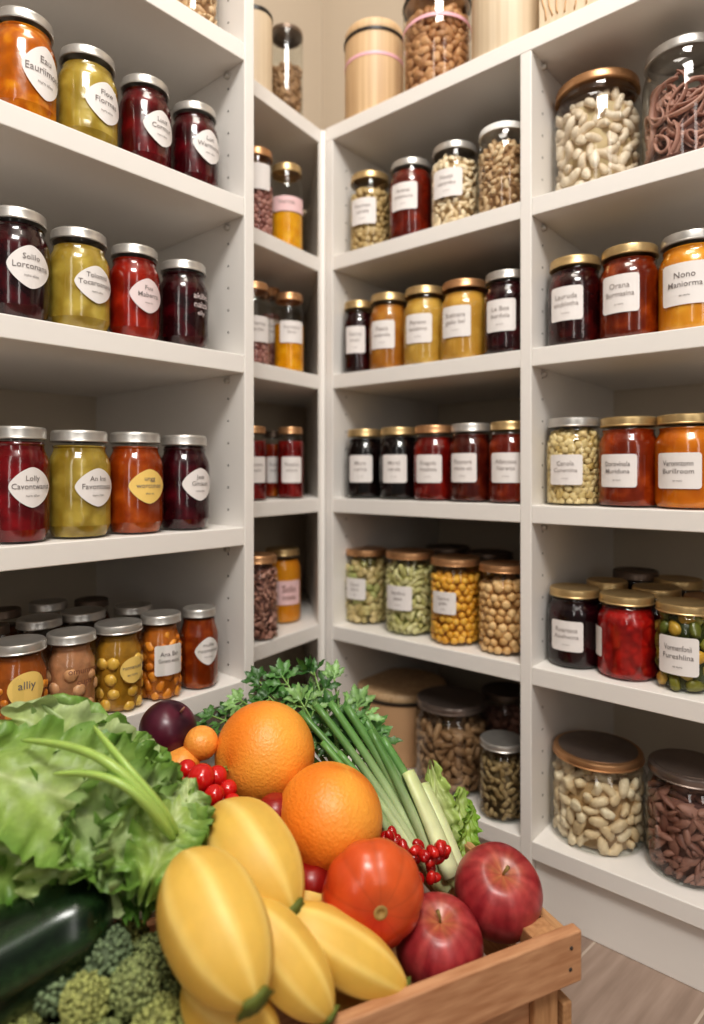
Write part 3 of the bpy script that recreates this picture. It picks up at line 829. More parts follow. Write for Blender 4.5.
jar('R', 2, 547, 603, 254, 'sq', 'gold', ('jam', (50, 8, 10), (98, 20, 16), .86, 45), rect(-.33, 305, 34, 'Lauruda', 'soublotha', w=1.25), 'dark garnet jam jar with gold lid, first in the wide bay beside the divider', name='preserve_jar', group=gr, off=.05)
jar('R', 2, 598, 661, 242, 'sq', 'gold', ('jam', (116, 36, 8), (176, 78, 20), .86, 45), rect(-.32, 295, 38, 'Orana', 'Bormasina', w=1.28), 'copper brown marmalade jar with gold lid above the amber jars', name='preserve_jar', group=gr, off=.05)
jar('R', 2, 657, 726, 228, 'sq', 'silver', ('jam', (214, 132, 24), (246, 180, 64), .86, 40, True), rect(-.2, 285, 42, 'Nono', 'Maniorma', w=1.5, ink=INK), 'pale orange fruit jar with a silver lid cut by the frame', name='preserve_jar', group=gr, off=.05)
jar('R', 3, 545, 603, 417, 'sq', 'silver', ('floret', 'cauli', .0070, .82, (196, 178, 116), 1.3, .84), rect(-.30, 470, 30, 'Canola', 'Cunantina', w=1.2), 'jar of pickled cauliflower with silver lid and white label', name='preserve_jar', group=gr, off=.05)
jar('R', 3, 597, 660, 416, 'sq', 'gold', ('jam', (136, 46, 12), (190, 84, 26), .86, 45), rect(-.36, 471, 33, 'Dorovinala', 'Muriduna', w=1.28, ink=INK), 'reddish amber jar with gold lid beside the pickled cauliflower', name='preserve_jar', group=gr, off=.05)
jar('R', 3, 653, 722, 413, 'sq', 'gold', ('jam', (188, 94, 10), (232, 142, 30), .86, 40, True), rect(-.28, 471, 36, 'Varonntonn', 'Burillroom', w=1.4, ink=INK), 'bright amber fruit jar with gold lid cut by the frame', name='preserve_jar', group=gr, off=.05)
jar('R', 4, 547, 602, 583, 'sq', 'gold', ('jam', (30, 6, 12), (62, 12, 22), .86, 45), rect(-.30, 635, 30, 'Roartana', 'Aisohvona', w=1.25), 'near black jam jar with gold lid and white label beside the red berry jar', name='preserve_jar', group=gr, off=.055)
jar('R', 4, 596, 657, 589, 'sq', 'gold', ('jam', (104, 6, 10), (190, 34, 28), .84, 90, True), ('rect', -.96, .8, 30, 645, PAPER, None, INK), 'red berry preserve jar with gold lid, its label turned to the side', name='preserve_jar', group=gr, off=.05)
jar('R', 4, 652, 718, 597, 'sq', 'gold', ('chunk', 'pickle', .0125, .84, (58, 66, 22), .6, .84), rect(-.22, 655, 38, 'Vormenfonii', 'Fureshlina', w=1.3, ink=INK), 'jar of green and yellow pickled vegetables with gold lid cut by the frame', name='preserve_jar', group=gr, off=.048)
for (x0, x1, yt, off, lid, d) in [(584, 630, 577, .115, 'gold', 'gold lidded jar directly behind the near black jam'),
                                 (629, 684, 583, .115, 'gold', 'gold lidded jar directly behind the red berry preserve'),
                                 (610, 661, 567, .185, 'dark', 'dull dark lid furthest back behind the near black jam'),
                                 (650, 706, 575, .185, 'gold', 'gold lidded jar furthest back behind the red berry preserve'),
                                 (680, 742, 592, .115, 'copper', 'copper lidded jar directly behind the green and yellow pickles')]:
    jar('R', 4, x0, x1, yt, 'sq', lid, ('jam', (24, 8, 10), (50, 14, 16), .85, 45), None, d, name='preserve_jar', group='jars standing behind on the right shelf', off=off)
jar('R', 5, 549, 646, 731, 'wide', 'copper', ('cashew', 'cashew', .0158, .80, (190, 158, 116)), None, 'large jar of cashews with copper rim and smoky lid on the bottom shelf', name='storage_jar', group=gb, gl=GLASSD, lidtop='tin', off=.078)
jar('R', 5, 644, 734, 749, 'wide', 'tin', ('almond', 'mauve2', .0145, .80, (96, 60, 52)), None, 'large jar of mauve seed pods on the bottom shelf beside the cashews', name='storage_jar', group=gb, gl=GLASSD, lidtop='tin', off=.072)

# ---------- containers on top
def canister(unit, row, x0, x1, ytop, off, wood_m, d, band=True, H=None, pink=None, cat='canister', lidmat=None, share=.86):
    px = (x0 + x1) / 2
    P = spot(unit, px, off); t = (px - CX) / F
    R = (x1 - x0) / 2 * P.y / (F * math.sqrt(1 + t * t)); zs = UNITS[unit][3][row]
    if H is None:
        Zl = P.y - R * .9 if ytop < HY else P.y + R * .9
        H = CAMZ + (HY - ytop) * Zl / F - zs
    root = empty('storage_canister', (P.x, P.y, zs + .0004)); tag(root, d, cat, 'dry food canisters')
    hb = H * share
    MB().lathe([(0, 0), (R * .95, 0), (R * .97, .003), (R * .97, hb), (0, hb)], 48).build('body', wood_m, root, autosmooth=40)
    if band:
        MB().lathe([(R * .9, hb - .001), (R * 1.0, hb), (R * 1.01, hb + .004), (R * 1.0, hb + H * .03), (R * .9, hb + H * .03)], 48).build('rubber_seal', BLACKB, root, autosmooth=40)
    b0 = hb + H * .028
    MB().lathe([(0, b0), (R * .955, b0), (R * .97, b0 + .002), (R * .97, H - .006), (R * .93, H - .001), (R * .86, H), (0, H)], 48).build('lid', lidmat or wood_m, root, autosmooth=40)
    if pink:
        zc = H * pink
        MB().lathe([(R * .972, zc - .003), (R * .985, zc - .0025), (R * .985, zc + .0025), (R * .972, zc + .003)], 48).build('ribbon', PINKB, root, autosmooth=40)
    return root
canister('M', 0, 236, 273, 4, .05, BAMBOOL, 'pale bamboo canister with dark seal on top of the corner unit beside the upright panel', share=.94, lidmat=BLACKB)
canister('R', 0, 344, 405, 17, .055, BAMBOO, 'tan bamboo canister with black seal and pink ribbon on top of the shelves', pink=.62)
canister('R', 0, 470, 548, -60, .06, BAMBOOL, 'cream bamboo canister rising out of frame on top of the right shelves', band=True)
canister('R', 5, 356, 448, 668, .12, KRAFT, 'kraft brown canister with domed wooden lid on the bottom shelf behind the parsley', lidmat=BAMBOO)
def seal_ring(root, R, H):
    z = LIDR['canister'][1] * H
    MB().lathe([(R * .95, z - H * .03), (R * 1.02, z - H * .028), (R * 1.02, z - .001), (R * .95, z)], 44).build('rubber_seal', BLACKB, root, autosmooth=40)
jar('M', 0, 270, 303, 24, 'canister', 'dark', ('penne', 'tanpasta', .010, .66, (150, 118, 84)), None, 'tall glass jar half full of tan pasta on top of the corner unit', name='storage_jar', group='glass jars on top of the shelves', off=.08, gl=GLASSD)
def snack_extra(root, R, H):
    seal_ring(root, R, H)
    zc = H * .66
    MB().lathe([(R * 1.004, zc - .003), (R * 1.014, zc - .0025), (R * 1.014, zc + .0025), (R * 1.004, zc + .003)], 48).build('ribbon', PINKB, root, autosmooth=40)
jar('R', 0, 403, 471, -18, 'canister', 'copper', ('chunk', 'snack', .012, .78, (150, 104, 68)), None, 'glass jar of brown biscuit pieces with pink ribbon on top of the shelves', name='storage_jar', group='glass jars on top of the shelves', off=.058, gl=GLASSD, extra=snack_extra)
# pale carton on the long top board
bxp = spot('R', 574, .05)
bxo = empty('food_box', (bxp.x, bxp.y, ZR[0] + .0004), rzR); tag(bxo, 'pale printed carton at the edge of the top board above the right bay', 'box')
MB().box(-.032, .050, -.040, .04, 0, .10).build('carton', BAMBOOL, bxo, smooth=False, bevel=.001)
def swirl():
    m = MB()
    for k in range(6):
        a = k * 1.05
        m.tube([(-.026 + .011 * k + .004 * math.cos(s * 3 + a), -.0405, .012 + .05 * s + .003 * math.sin(9 * s + a)) for s in np.linspace(0, 1, 8)], .0011, 5)
    m.box(-.033, .051, -.0408, -.0398, 0, .004)
    return m
swirl().build('printed_band', KRAFT, bxo)

# ------------------------------------------------------------------ crate
C0 = Vector((0.1943, 0.560)); RIM = 0.195
ca = Vector((0.91, 0.414)).normalized(); cb = Vector((-ca.y, ca.x))    # ca points along the front to the right, cb into the crate
CLEN, CWID = 0.46, 0.255
rzC = math.atan2(ca.y, ca.x)
cr = empty('wooden_crate', (C0.x, C0.y, 0), rzC)
tag(cr, 'slatted wooden crate heaped with fruit and vegetables standing on the floor', 'crate')
T = 0.011
def slat(x0, x1, y0, y1, z0, z1, m):
    return MB().box(x0, x1, y0, y1, z0, z1).build('slat', m, cr, smooth=False, bevel=0.0015)
for (z0, z1) in ((RIM - .044, RIM), (RIM - .105, RIM - .060), (RIM - .165, RIM - .120)):
    if z1 == RIM:
        slat(-CLEN, 0, -T, 0, z0, z1, CRATEW)
        slat(-CLEN, 0, CWID, CWID + T, z0, z1, CRATEW)
    else:
        slat(-CLEN + .0425, -.0425, .006, .006 + T, z0, z1, CRATEW)
        slat(-CLEN + .0425, -.0425, CWID - .006 - T, CWID - .006, z0, z1, CRATEW)
    slat(-T * .9, 0, .0005, CWID - .0005, z0, z1 - .010, CRATEB)
    slat(-CLEN, -CLEN + T * .9, .0005, CWID - .0005, z0, z1 - .010, CRATEB)
for (x, y) in ((-.042, .0003), (-.042, CWID - .0203), (-CLEN + .016, .0003), (-CLEN + .016, CWID - .0203)):
    MB().box(x, x + .026, y, y + .020, 0, RIM - .003).build('corner_post', CRATEV, cr, smooth=False, bevel=.0015)
MB().box(-CLEN + .043, -.043, .018, CWID - .018, .050, .060).build('bottom_board', CRATEW, cr, smooth=False, bevel=.001)
nm = MB()
for (dx, dz) in ((-.012, -.012), (-.013, -.030)):
    nm.lathe([(0, .0006), (.0016, .0006), (.0018, 0)], 10)
    nm.v[-1] = np.stack([nm.v[-1][:, 0] + dx, -T - nm.v[-1][:, 2], nm.v[-1][:, 1] + RIM + dz], 1)
nm.build('nail', HOLE, cr)

# ------------------------------------------------------------------ produce
def q_from(axis, roll=0.0):
    return Vector(axis).normalized().to_track_quat('Z', 'Y') @ Quaternion((0, 0, 1), roll)
def mixc(a, b, t):
    t = np.clip(np.asarray(t)[:, None], 0, 1)
    return np.asarray(a)[None, :] * (1 - t) + np.asarray(b)[None, :] * t
SK_ORANGE = vcol('orange_peel', .40, 24, .14, .55, 330, .0016, .1)
SK_APPLE = vcol('apple_skin', .36, 130, .30, .04, 200, .0005, .1, .1)
SK_SQUASH = vcol('squash_skin', .50, 70, .10, .05, 260, .0006, .15)
SK_RED = vcol('red_squash_skin', .30, 60, .14, .05, 240, .0006, .12, .2)
SK_PLUM = vcol('plum_skin', .34, 40, .35, .02, 200, .0005, 0, .08)
SK_ZUC = vcol('zucchini_skin', .24, 160, .45, .05, 300, .0006, 0, .3)
SK_TOM = vcol('tomato_skin', .16, 40, .10, 0, coat=.5, sss=.1)
STEM = vcol('stem_fibre', .7, 120, .3, .2, 300)
LEAF = vcol('leaf_tissue', .42, 90, .28, .25, 260, .0012, 0, 0, .22)
LEAF2 = vcol('herb_leaf_tissue', .38, 120, .25, .15, 300, .001, 0, 0, .15)
STALK = vcol('stalk_tissue', .34, 60, .14, .15, 160, .001, .1)
BROC = vcol('broccoli_buds', .75, 210, .35, .7, 620, .0018)

def sphere_profile(n, fn):
    return [(fn(a)[0], fn(a)[1]) for a in np.linspace(-PI / 2, PI / 2, n)]

def fruit(name, px, py, Z, rpx, label, cat, mat, col, axis=(0, 0, 1), sq=1.0, dimple=0.0, lobes=0, lobe=0.0, group=None, seg=56, n=40, parts=None, roll=0.0, bot=0.0, R=None, loc=None):
    c = W(px, py, Z) if loc is None else Vector(loc)
    t2 = math.sqrt(1 + ((px - CX) / F) ** 2 + ((py - HY) / F) ** 2)
    if R is None: R = rpx * Z / F / (0.5 + 0.5 * t2)
    prof = []
    for a in np.linspace(-PI / 2, PI / 2, n):
        r = math.cos(a); h = math.sin(a) * sq
        if dimple: h -= dimple * math.exp(-(r / .34) ** 2) * (1 if h > 0 else 0)
        if bot: h += bot * math.exp(-(r / .30) ** 2) * (1 if h < 0 else 0)
        prof.append((max(r, 1e-4) * R, h * R))
    rad = None
    if lobes:
        rad = lambda t, z: 1 + lobe * (abs(math.cos(t * lobes / 2)) - .6)
    root = empty(name, c)
    root.rotation_mode = 'QUATERNION'; root.rotation_quaternion = q_from(axis, roll)
    tag(root, label, cat, group)
    m = MB().lathe(prof, seg, col=lambda v: col(v / R), rad=rad)
    m.build('flesh' if cat not in ('orange',) else 'peel', mat, root)
    if parts: parts(root, R)
    return root

# oranges
def ocol(v):
    h = v[:, 2]; th = np.arctan2(v[:, 1], v[:, 0])
    return mixc(srgb((240, 138, 46)), srgb((250, 172, 72)), .5 + .5 * np.sin(th * 2 + h * 2))
def o_navel(root, R):
    m = MB(); 
    for k in range(5):
        a = k * 2 * PI / 5
        m.tube([(0, 0, R * .985), (math.cos(a) * R * .07, math.sin(a) * R * .07, R * 1.0)], [R * .035, R * .018], 6, 0, srgb((150, 140, 50)))
    m.lathe([(R * .05, R * .99), (R * .035, R * 1.012), (0, R * 1.015)], 8, 0, srgb((120, 104, 50)))
    m.build('stem_scar', STEM, root)
fruit('orange', 265, 754, .668, 53, 'large orange at the top of the heap, in front of the parsley', 'orange', SK_ORANGE, ocol, axis=(-.62, -.75, .05), sq=.97, dimple=.035, parts=o_navel)
fruit('orange', 330, 817, .60, 56.5, 'large orange below the topmost one, resting against yellow squash', 'orange', SK_ORANGE, ocol, axis=(.35, .1, .93), sq=.96, dimple=.04)
# red-orange round squash
def rcol(v):
    h = v[:, 2]; th = np.arctan2(v[:, 1], v[:, 0]); r = np.hypot(v[:, 0], v[:, 1])
    c = mixc(srgb((190, 52, 20)), srgb((216, 98, 48)), .5 + .5 * np.sin(th * 1 + .5))
    return c * (1 - .12 * (np.abs(np.sin(th * 5)) > .93))[:, None]
def r_stem(root, R):
    m = MB(); m.lathe([(R * .16, R * .56), (R * .15, R * .60), (R * .08, R * .62), (R * .07, R * .60), (0, R * .59)], 14, 0, srgb((176, 142, 84)))
    m.build('stem_scar', STEM, root)
fruit('round_red_squash', 373, 894, .535, 56.5, 'round orange red squash with a pale stem scar between an orange and an apple', 'squash', SK_RED, rcol, axis=(.20, -.95, .06), sq=.72, dimple=.13, lobes=10, lobe=.035, parts=r_stem, seg=80)
# apples
def acol(v):
    h = v[:, 2]; th = np.arctan2(v[:, 1], v[:, 0]); r = np.hypot(v[:, 0], v[:, 1])
    base = mixc(srgb((146, 32, 44)), srgb((186, 76, 76)), .5 + .28 * np.sin(th * 5 + 2 * np.sin(th * 3)) + .2 * np.sin(th * 17 + 3 * h))
    y = .62 * np.exp(-(r / .36) ** 2) * (h > 0) + .5 * np.clip(np.sin(th + 2.4), 0, 1) ** 3 * np.exp(-((h + .35) / .35) ** 2)
    y = y * (.75 + .25 * np.sin(th * 7 + 1))
    return base * (1 - y[:, None]) + np.array(srgb((206, 150, 92)))[None] * y[:, None]
def a_stem(root, R):
    MB().tube([(0, 0, R * .60), (R * .02, 0, R * .78), (R * .09, R * .02, R * .95)], [R * .035, R * .03, R * .05], 8, 0, srgb((150, 124, 70))).build('stem', STEM, root)
fruit('apple', 498, 891, .594, 48, 'red apple beside the right end of the crate, in front of shelves', 'apple', SK_APPLE, acol, axis=(.04, -.50, .86), sq=.94, dimple=.24, bot=.12, parts=a_stem, lobes=5, lobe=.02)
fruit('apple', 439, 942, .548, 49, 'deep red apple behind the front slat, lower of the two apples', 'apple', SK_APPLE, acol, axis=(.0, -.35, .92), sq=.92, dimple=.26, bot=.12, parts=a_stem, lobes=5, lobe=.02, roll=2.2)
# yellow squashes
def scol(v):
    th = np.arctan2(v[:, 1], v[:, 0])
    st = np.clip(np.cos(th * 7), 0, 1) ** 2
    return mixc(srgb((222, 180, 84)), srgb((242, 213, 130)), st * .6 + .12 * np.sin(v[:, 2] * 9 + th))
def squash(px, py, Z, p0, p1, wpx, label, dz0=0.0, dz1=0.0, tip=True, roll=0.0, fat=.62):
    a = W(*p0, Z + dz0); b = W(*p1, Z + dz1)
    ax = b - a; L = ax.length; c = (a + b) / 2
    R = wpx / 2 * Z / F
    root = empty('yellow_squash', c); root.rotation_mode = 'QUATERNION'; root.rotation_quaternion = q_from(ax, roll)
    tag(root, label, 'squash', 'yellow squashes heaped in the crate')
    prof = []
    for s in np.linspace(0, 1, 40):
        k = s * 2 - 1
        r = (1 - abs(k) ** 2.35) ** .68
        r *= 1 + .10 * (k * -.6)
        prof.append((max(r, 1e-3) * R, k * L / 2))
    rad = lambda t, z: 1 + .028 * (1 - abs(math.sin(t * 3.5)) * 1.6)
    MB().lathe(prof, 56, col=scol, rad=rad).build('flesh', SK_SQUASH, root)
    if tip:
        m = MB(); m.lathe([(R * .30, L * .455), (R * .36, L * .478), (R * .22, L * .492), (R * .16, L * .506), (0, L * .502)], 15, 0, srgb((104, 112, 44)), rad=lambda t, z: 1 + .22 * math.cos(5 * t))
        m.build('blossom_end', STEM, root)
    return root
squash(0, 0, .455, (180, 854), (258, 1008), 98, 'pale yellow squash lying across the front of the heap beside broccoli', .03, -.045)
squash(0, 0, .548, (214, 808), (295, 918), 86, 'plump yellow squash leaning below the topmost orange', .02, -.055)
squash(0, 0, .490, (276, 912), (408, 992), 62, 'yellow squash below the round red squash, lying behind the front slat', .01, .005)
squash(0, 0, .460, (240, 902), (332, 1019), 66, 'yellow squash pinned between the pale front squash and the front slat', .02, -.005)
squash(0, 0, .445, (182, 985), (280, 1046), 66, 'lowest yellow squash below the pale front squash, cut by the frame', .01, 0, tip=False)
squash(0, 0, .520, (300, 1000), (392, 1002), 40, 'small squash half hidden under others at the front slat', .0, 0, tip=False)
squash(0, 0, .545, (282, 900), (338, 925), 46, 'squash end peeking out below the round red squash', .0, 0, tip=False)
squash(0, 0, .560, (176, 818), (204, 870), 44, 'pale squash end between the lettuce and the plump yellow squash', .0, 0, tip=False)
# plum, apricots, dark red fruit
def pcol(v):
    th = np.arctan2(v[:, 1], v[:, 0])
    return mixc(srgb((54, 16, 34)), srgb((100, 36, 56)), .5 + .5 * np.sin(th * 2 + v[:, 2] * 3))
def p_stem(root, R):
    MB().tube([(0, 0, R * .84), (R * .05, 0, R * 1.06)], [R * .05, R * .035], 7, 0, srgb((150, 110, 90))).build('stem', STEM, root)
fruit('plum', 168, 729, .665, 30, 'dark purple plum behind the lettuce below the low left shelf', 'plum', SK_PLUM, pcol, axis=(.55, -.2, .75), sq=.94, dimple=.14, parts=p_stem)
apcol = lambda v: mixc(srgb((238, 142, 46)), srgb((246, 168, 80)), .5 + .5 * v[:, 2])
fruit('apricot', 201, 743, .652, 18, 'small orange apricot between the purple plum and the topmost orange', 'apricot', SK_ORANGE, apcol, axis=(.2, -.2, .9), dimple=.12, sq=.95)
fruit('apricot', 181, 766, .640, 20, 'small orange apricot lower down behind the cherry tomatoes', 'apricot', SK_ORANGE, apcol, axis=(-.2, -.2, .9), dimple=.12, sq=.95)
dcol = lambda v: mixc(srgb((120, 16, 18)), srgb((160, 34, 26)), .5 + .5 * v[:, 2])
fruit('red_plum', 275, 812, .595, 20, 'dark red fruit in the gap between both oranges and the plump squash', 'fruit', SK_PLUM, dcol, sq=.95, dimple=.1)
fruit('red_plum', 311, 882, .560, 24, 'dark red fruit in the gap beside the round red squash', 'fruit', SK_PLUM, dcol, sq=.95, dimple=.1)
# cherry tomatoes
tcol = lambda v: mixc(srgb((176, 14, 20)), srgb((206, 34, 32)), .5 + .5 * v[:, 2])
for (px, py, r, Z) in ((187, 769, 10, .615), (201, 778, 15, .605), (217, 776, 11, .615), (190, 788, 10, .595), (214, 795, 11, .590), (228, 789, 10, .61), (205, 800, 11, .600), (232, 803, 10, .60), (181, 782, 9, .61)):
    fruit('cherry_tomato', px, py, Z, r, 'shiny red cherry tomato in the small heap left of the topmost orange', 'tomato', SK_TOM, tcol, axis=(rng.uniform(-.5, .5), -.4, .8), dimple=.08, sq=.95, seg=24, n=18, group='cherry tomatoes in the crate')
# red berries
bcol = lambda v: mixc(srgb((168, 14, 20)), srgb((204, 40, 32)), .5 + .5 * v[:, 2])
for i in range(40):
    s = i / 39
    px = 384 + 54 * s + rng.uniform(-7, 7); py = 834 + 40 * s + rng.uniform(-8, 10); Z = .615 + rng.uniform(-.02, .02)
    if i > 22: px = 425 + rng.uniform(-9, 20); py = 844 + rng.uniform(0, 34); Z = .592 + rng.uniform(-.015, .015)
    fruit('red_berry', px, py, Z, 5.6, 'tiny glossy red berry in the loose cluster between round red squash and spring onions', 'berry', SK_TOM, bcol, axis=(rng.normal(), rng.normal(), rng.normal()), sq=1.45, seg=14, n=12, group='red berries in the crate')
# zucchini
def zcol(v):
    th = np.arctan2(v[:, 1], v[:, 0])
    return mixc(srgb((16, 34, 18)), srgb((48, 74, 40)), .35 + .35 * np.sin(th * 9))
def zucchini():
    a = W(-70, 1000, .45); b = W(116, 902, .50)
    ax = b - a; L = ax.length
    root = empty('zucchini', (a + b) / 2); root.rotation_mode = 'QUATERNION'; root.rotation_quaternion = q_from(ax)
    tag(root, 'dark green zucchini lying under the lettuce beside the broccoli', 'zucchini')
    R = .037; prof = []
    for s in np.linspace(0, 1, 36):
        k = 2 * s - 1
        prof.append((max((1 - abs(k) ** 5) ** .5, 1e-3) * R * (1 - .06 * k), k * L / 2))
    MB().lathe(prof, 48, col=zcol, rad=lambda t, z: 1 + .012 * math.cos(8 * t)).build('flesh', SK_ZUC, root)
    MB().lathe([(R * .3, L * .48), (R * .22, L * .51), (R * .24, L * .54), (0, L * .542)], 12, 0, srgb((96, 110, 56))).build('stem', STEM, root)
zucchini()

# ---- leaves
def lettuce_leaf(base, tip, nrm, width, ruff, curl, c_in, c_out, rib, seed, parent, inv, nu=40, nv=29, cup=.25):
    """one ruffled leaf between two world points"""
    r = np.random.default_rng(seed)
    ax = tip - base; L = ax.length; X = ax.normalized()
    Zv = (nrm - X * nrm.dot(X)).normalized(); Y = Zv.cross(X)
    u = np.linspace(0, 1, nu); v = np.linspace(-1, 1, nv)
    U, V = np.meshgrid(u, v, indexing='ij')
    wp = np.clip(np.where(U < .3, .22 + .78 * np.sin(PI / 2 * np.clip(U / .3 - .15, 0, 1)) ** 1.3, np.sqrt(np.clip(1 - ((U - .3) / .72) ** 2.6, .0, 1))), .02, 1)
    edge = np.abs(V) ** 2.0
    k1, k2 = r.uniform(4.5, 6.5), r.uniform(10, 14)
    p = r.uniform(0, 6, 6)
    rf = np.sin(k1 * 2 * PI * U + p[0] + np.sign(V) * p[1]) * .6 + np.sin(k2 * 2 * PI * U + p[2] + 2 * V) * .4
    endr = np.sin(9 * V + p[3]) * np.clip((U - .65) / .35, 0, 1) ** 2
    jag = 1 + .13 * (np.abs(np.sin(7 * U * PI + p[4])) - .6) * edge + .05 * (np.abs(np.sin(19 * U * PI + p[5])) - .6) * edge
    x = L * (U + .05 * np.sin(8 * V + p[4]) * np.clip((U - .7) / .3, 0, 1))
    y = width * wp * V * jag
    z = ruff * (edge * rf + .8 * endr) + cup * width * (V ** 2) * wp + curl * L * (-(U - .0) ** 2 + U * .55)
    z += .0022 * np.sin(26 * U + 5 * np.abs(V)) * np.sin(9 * V)
    pts = np.stack([x, y, z], -1).reshape(-1, 3)
    M = np.array([X[:], Y[:], Zv[:]])
    wpt = pts @ M + np.array(base[:])
    loc = wpt - np.array(inv[:])
    ribm = np.exp(-(V / (.10 * (1.25 - U))) ** 2) * (1 - .5 * U)
    vein = .35 * np.exp(-(((U * 7 + np.abs(V) * 2.2) % 1 - .5) / .12) ** 2) * (1 - edge)
    t = np.clip(edge * .8 + .35 * U + .15 * rf * edge, 0, 1).ravel()
    c = mixc(c_in, c_out, t)
    rm = np.clip((ribm * .9 + vein * .5), 0, 1).ravel()[:, None]
    c = c * (1 - rm) + np.array(rib)[None] * rm
    f = [(i * nv + j, (i + 1) * nv + j, (i + 1) * nv + j + 1, i * nv + j + 1) for i in range(nu - 1) for j in range(nv - 1)]
    return MB().add(loc, f, 0, c).build('leaf', LEAF, parent)
LC_IN, LC_OUT, LC_RIB = srgb((176, 198, 108)), srgb((130, 168, 80)), srgb((214, 226, 166))
LC_OUT2 = srgb((104, 148, 62)); LC_PALE = srgb((204, 220, 162))
hl = W(105, 800, .52)
let = empty('lettuce', hl); tag(let, 'ruffled green lettuce head with pale stems heaped at the left of the crate', 'lettuce')
base = W(196, 838, .545)
def lf(tx, ty, Z, width, nrm=(.1, -.75, .65), ruff=.010, curl=.15, ci=LC_IN, co=LC_OUT, seed=0, bx=0, by=0, bz=0.0, cup=.25):
    lettuce_leaf(W(196 + bx, 838 + by, .545 + bz), W(tx, ty, Z), Vector(nrm), width, ruff, curl, ci, co, LC_RIB, seed, let, hl, cup=cup)
lf(-45, 752, .50, .055, (.0, -.55, .85), .012, .2, seed=1, bz=-.02, bx=-30)
lf(0, 716, .55, .050, (.0, -.6, .8), .012, .15, seed=2, bz=.0, bx=-30, co=LC_PALE)
lf(44, 708, .57, .040, (.1, -.7, .7), .013, .12, seed=3, bz=.01, bx=-20, ci=LC_PALE)
lf(-20, 800, .52, .055, (.0, -.7, .7), .012, .2, seed=4, bx=-15)
lf(-40, 850, .485, .050, (.0, -.8, .6), .013, .2, seed=5, co=LC_OUT2, bx=-25)
lf(20, 882, .475, .042, (.1, -.8, .5), .013, .1, seed=6, bx=-25, co=LC_PALE)
lf(84, 728, .575, .036, (.25, -.7, .6), .013, .1, seed=7, bx=-20)
lf(124, 752, .555, .028, (.35, -.8, .5), .011, .08, seed=8, co=LC_OUT, bx=-15, by=5)
lf(108, 884, .475, .042, (.1, -.8, .55), .015, .05, seed=9, bx=-15, by=-50, ci=LC_PALE)
lf(146, 892, .465, .030, (.2, -.8, .5), .013, .05, seed=10, bx=-10, by=-50, co=LC_OUT)
lf(70, 812, .485, .048, (.1, -.8, .6), .015, .1, seed=11, bx=-10, by=0, ci=LC_PALE)
lf(40, 760, .525, .048, (.1, -.75, .65), .013, .15, seed=12, bx=-20, by=-5, co=LC_OUT2)
lf(168, 872, .50, .026, (.2, -.85, .5), .013, .0, seed=13, bx=-6, by=-60, ci=LC_PALE)
lf(172, 790, .55, .020, (.4, -.8, .4), .010, .05, seed=14, bx=-10, by=20, ci=LC_PALE, co=LC_OUT)
lf(140, 918, .48, .022, (.2, -.9, .3), .006, .0, seed=15, bx=-50, by=30, ci=LC_OUT2, co=LC_OUT2)
lf(100, 850, .470, .030, (.1, -.9, .4), .014, .0, seed=16, bx=-10, by=-20, ci=LC_PALE, co=LC_OUT)
lf(188, 838, .515, .018, (.3, -.9, .4), .010, .0, seed=17, bx=-30, by=-25, ci=LC_PALE, co=LC_PALE)
lf(60, 868, .465, .030, (.1, -.9, .4), .014, .0, seed=18, bx=-60, by=-30, ci=LC_PALE, co=LC_OUT)
for (pts, r0) in (([(172, 838, .500), (146, 796, .485), (112, 762, .485), (70, 744, .50), (18, 740, .52)], .0058),
                  ([(176, 842, .505), (148, 804, .482), (122, 782, .478), (90, 772, .485), (50, 774, .49)], .0050),
                  ([(178, 836, .508), (160, 806, .492), (136, 778, .49), (112, 750, .50), (92, 724, .53)], .0048)):
    m = MB(); P_ = [W(*p) - hl for p in pts]
    m.tube(P_, [r0 * k for k in (1.3, 1.15, 1.0, .85, .5)], 10, 0, srgb((168, 196, 104)), True, .7)
    o = m.build('stem', STALK, let); sm = o.modifiers.new('Subsurf', 'SUBSURF'); sm.levels = 1; sm.render_levels = 2

# ---- broccoli
bc = W(106, 1016, .476)
bro = empty('broccoli', bc); tag(bro, 'broccoli crown at the front left of the crate, below the zucchini', 'broccoli')
MB().tube([(0, .02, -.075), (0, .01, -.03), (0, 0, .01)], [.017, .018, .03], 14, 0, srgb((150, 170, 96))).build('stalk', STALK, bro)
def floret(c, r, seed, colr):
    g = np.random.default_rng(seed)
    m = MB(); n = 300
    c = np.array(c)
    v, f = US2
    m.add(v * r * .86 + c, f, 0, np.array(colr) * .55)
    for i in range(n):
        z = 1 - 2 * (i + .5) / n; t = i * 2.39996; q = math.sqrt(1 - z * z)
        d = np.array([q * math.cos(t), q * math.sin(t), z]) + g.normal(size=3) * .07; d /= np.linalg.norm(d)
        if d @ (c / np.linalg.norm(c) if np.linalg.norm(c) > 1e-6 else np.array([0, 0, 1.])) < -.5: continue
        rr = r * g.uniform(.085, .125)
        vv = US[0] * rr * (1 + .12 * g.normal(size=(len(US[0]), 1)))
        m.add(vv + c + d * r * g.uniform(.86, .97), US[1], 0, np.array(colr) * g.uniform(.75, 1.2))
    return m.build('floret', BROC, bro)
k = 0
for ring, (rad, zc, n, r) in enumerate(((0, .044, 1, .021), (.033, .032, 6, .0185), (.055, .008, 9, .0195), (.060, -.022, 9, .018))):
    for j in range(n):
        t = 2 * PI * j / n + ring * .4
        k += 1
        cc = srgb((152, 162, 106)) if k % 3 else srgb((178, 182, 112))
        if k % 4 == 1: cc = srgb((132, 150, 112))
        floret((rad * math.cos(t), rad * math.sin(t) * .8, zc + rng.uniform(-.005, .005)), r * rng.uniform(.9, 1.12), 50 + k, cc)
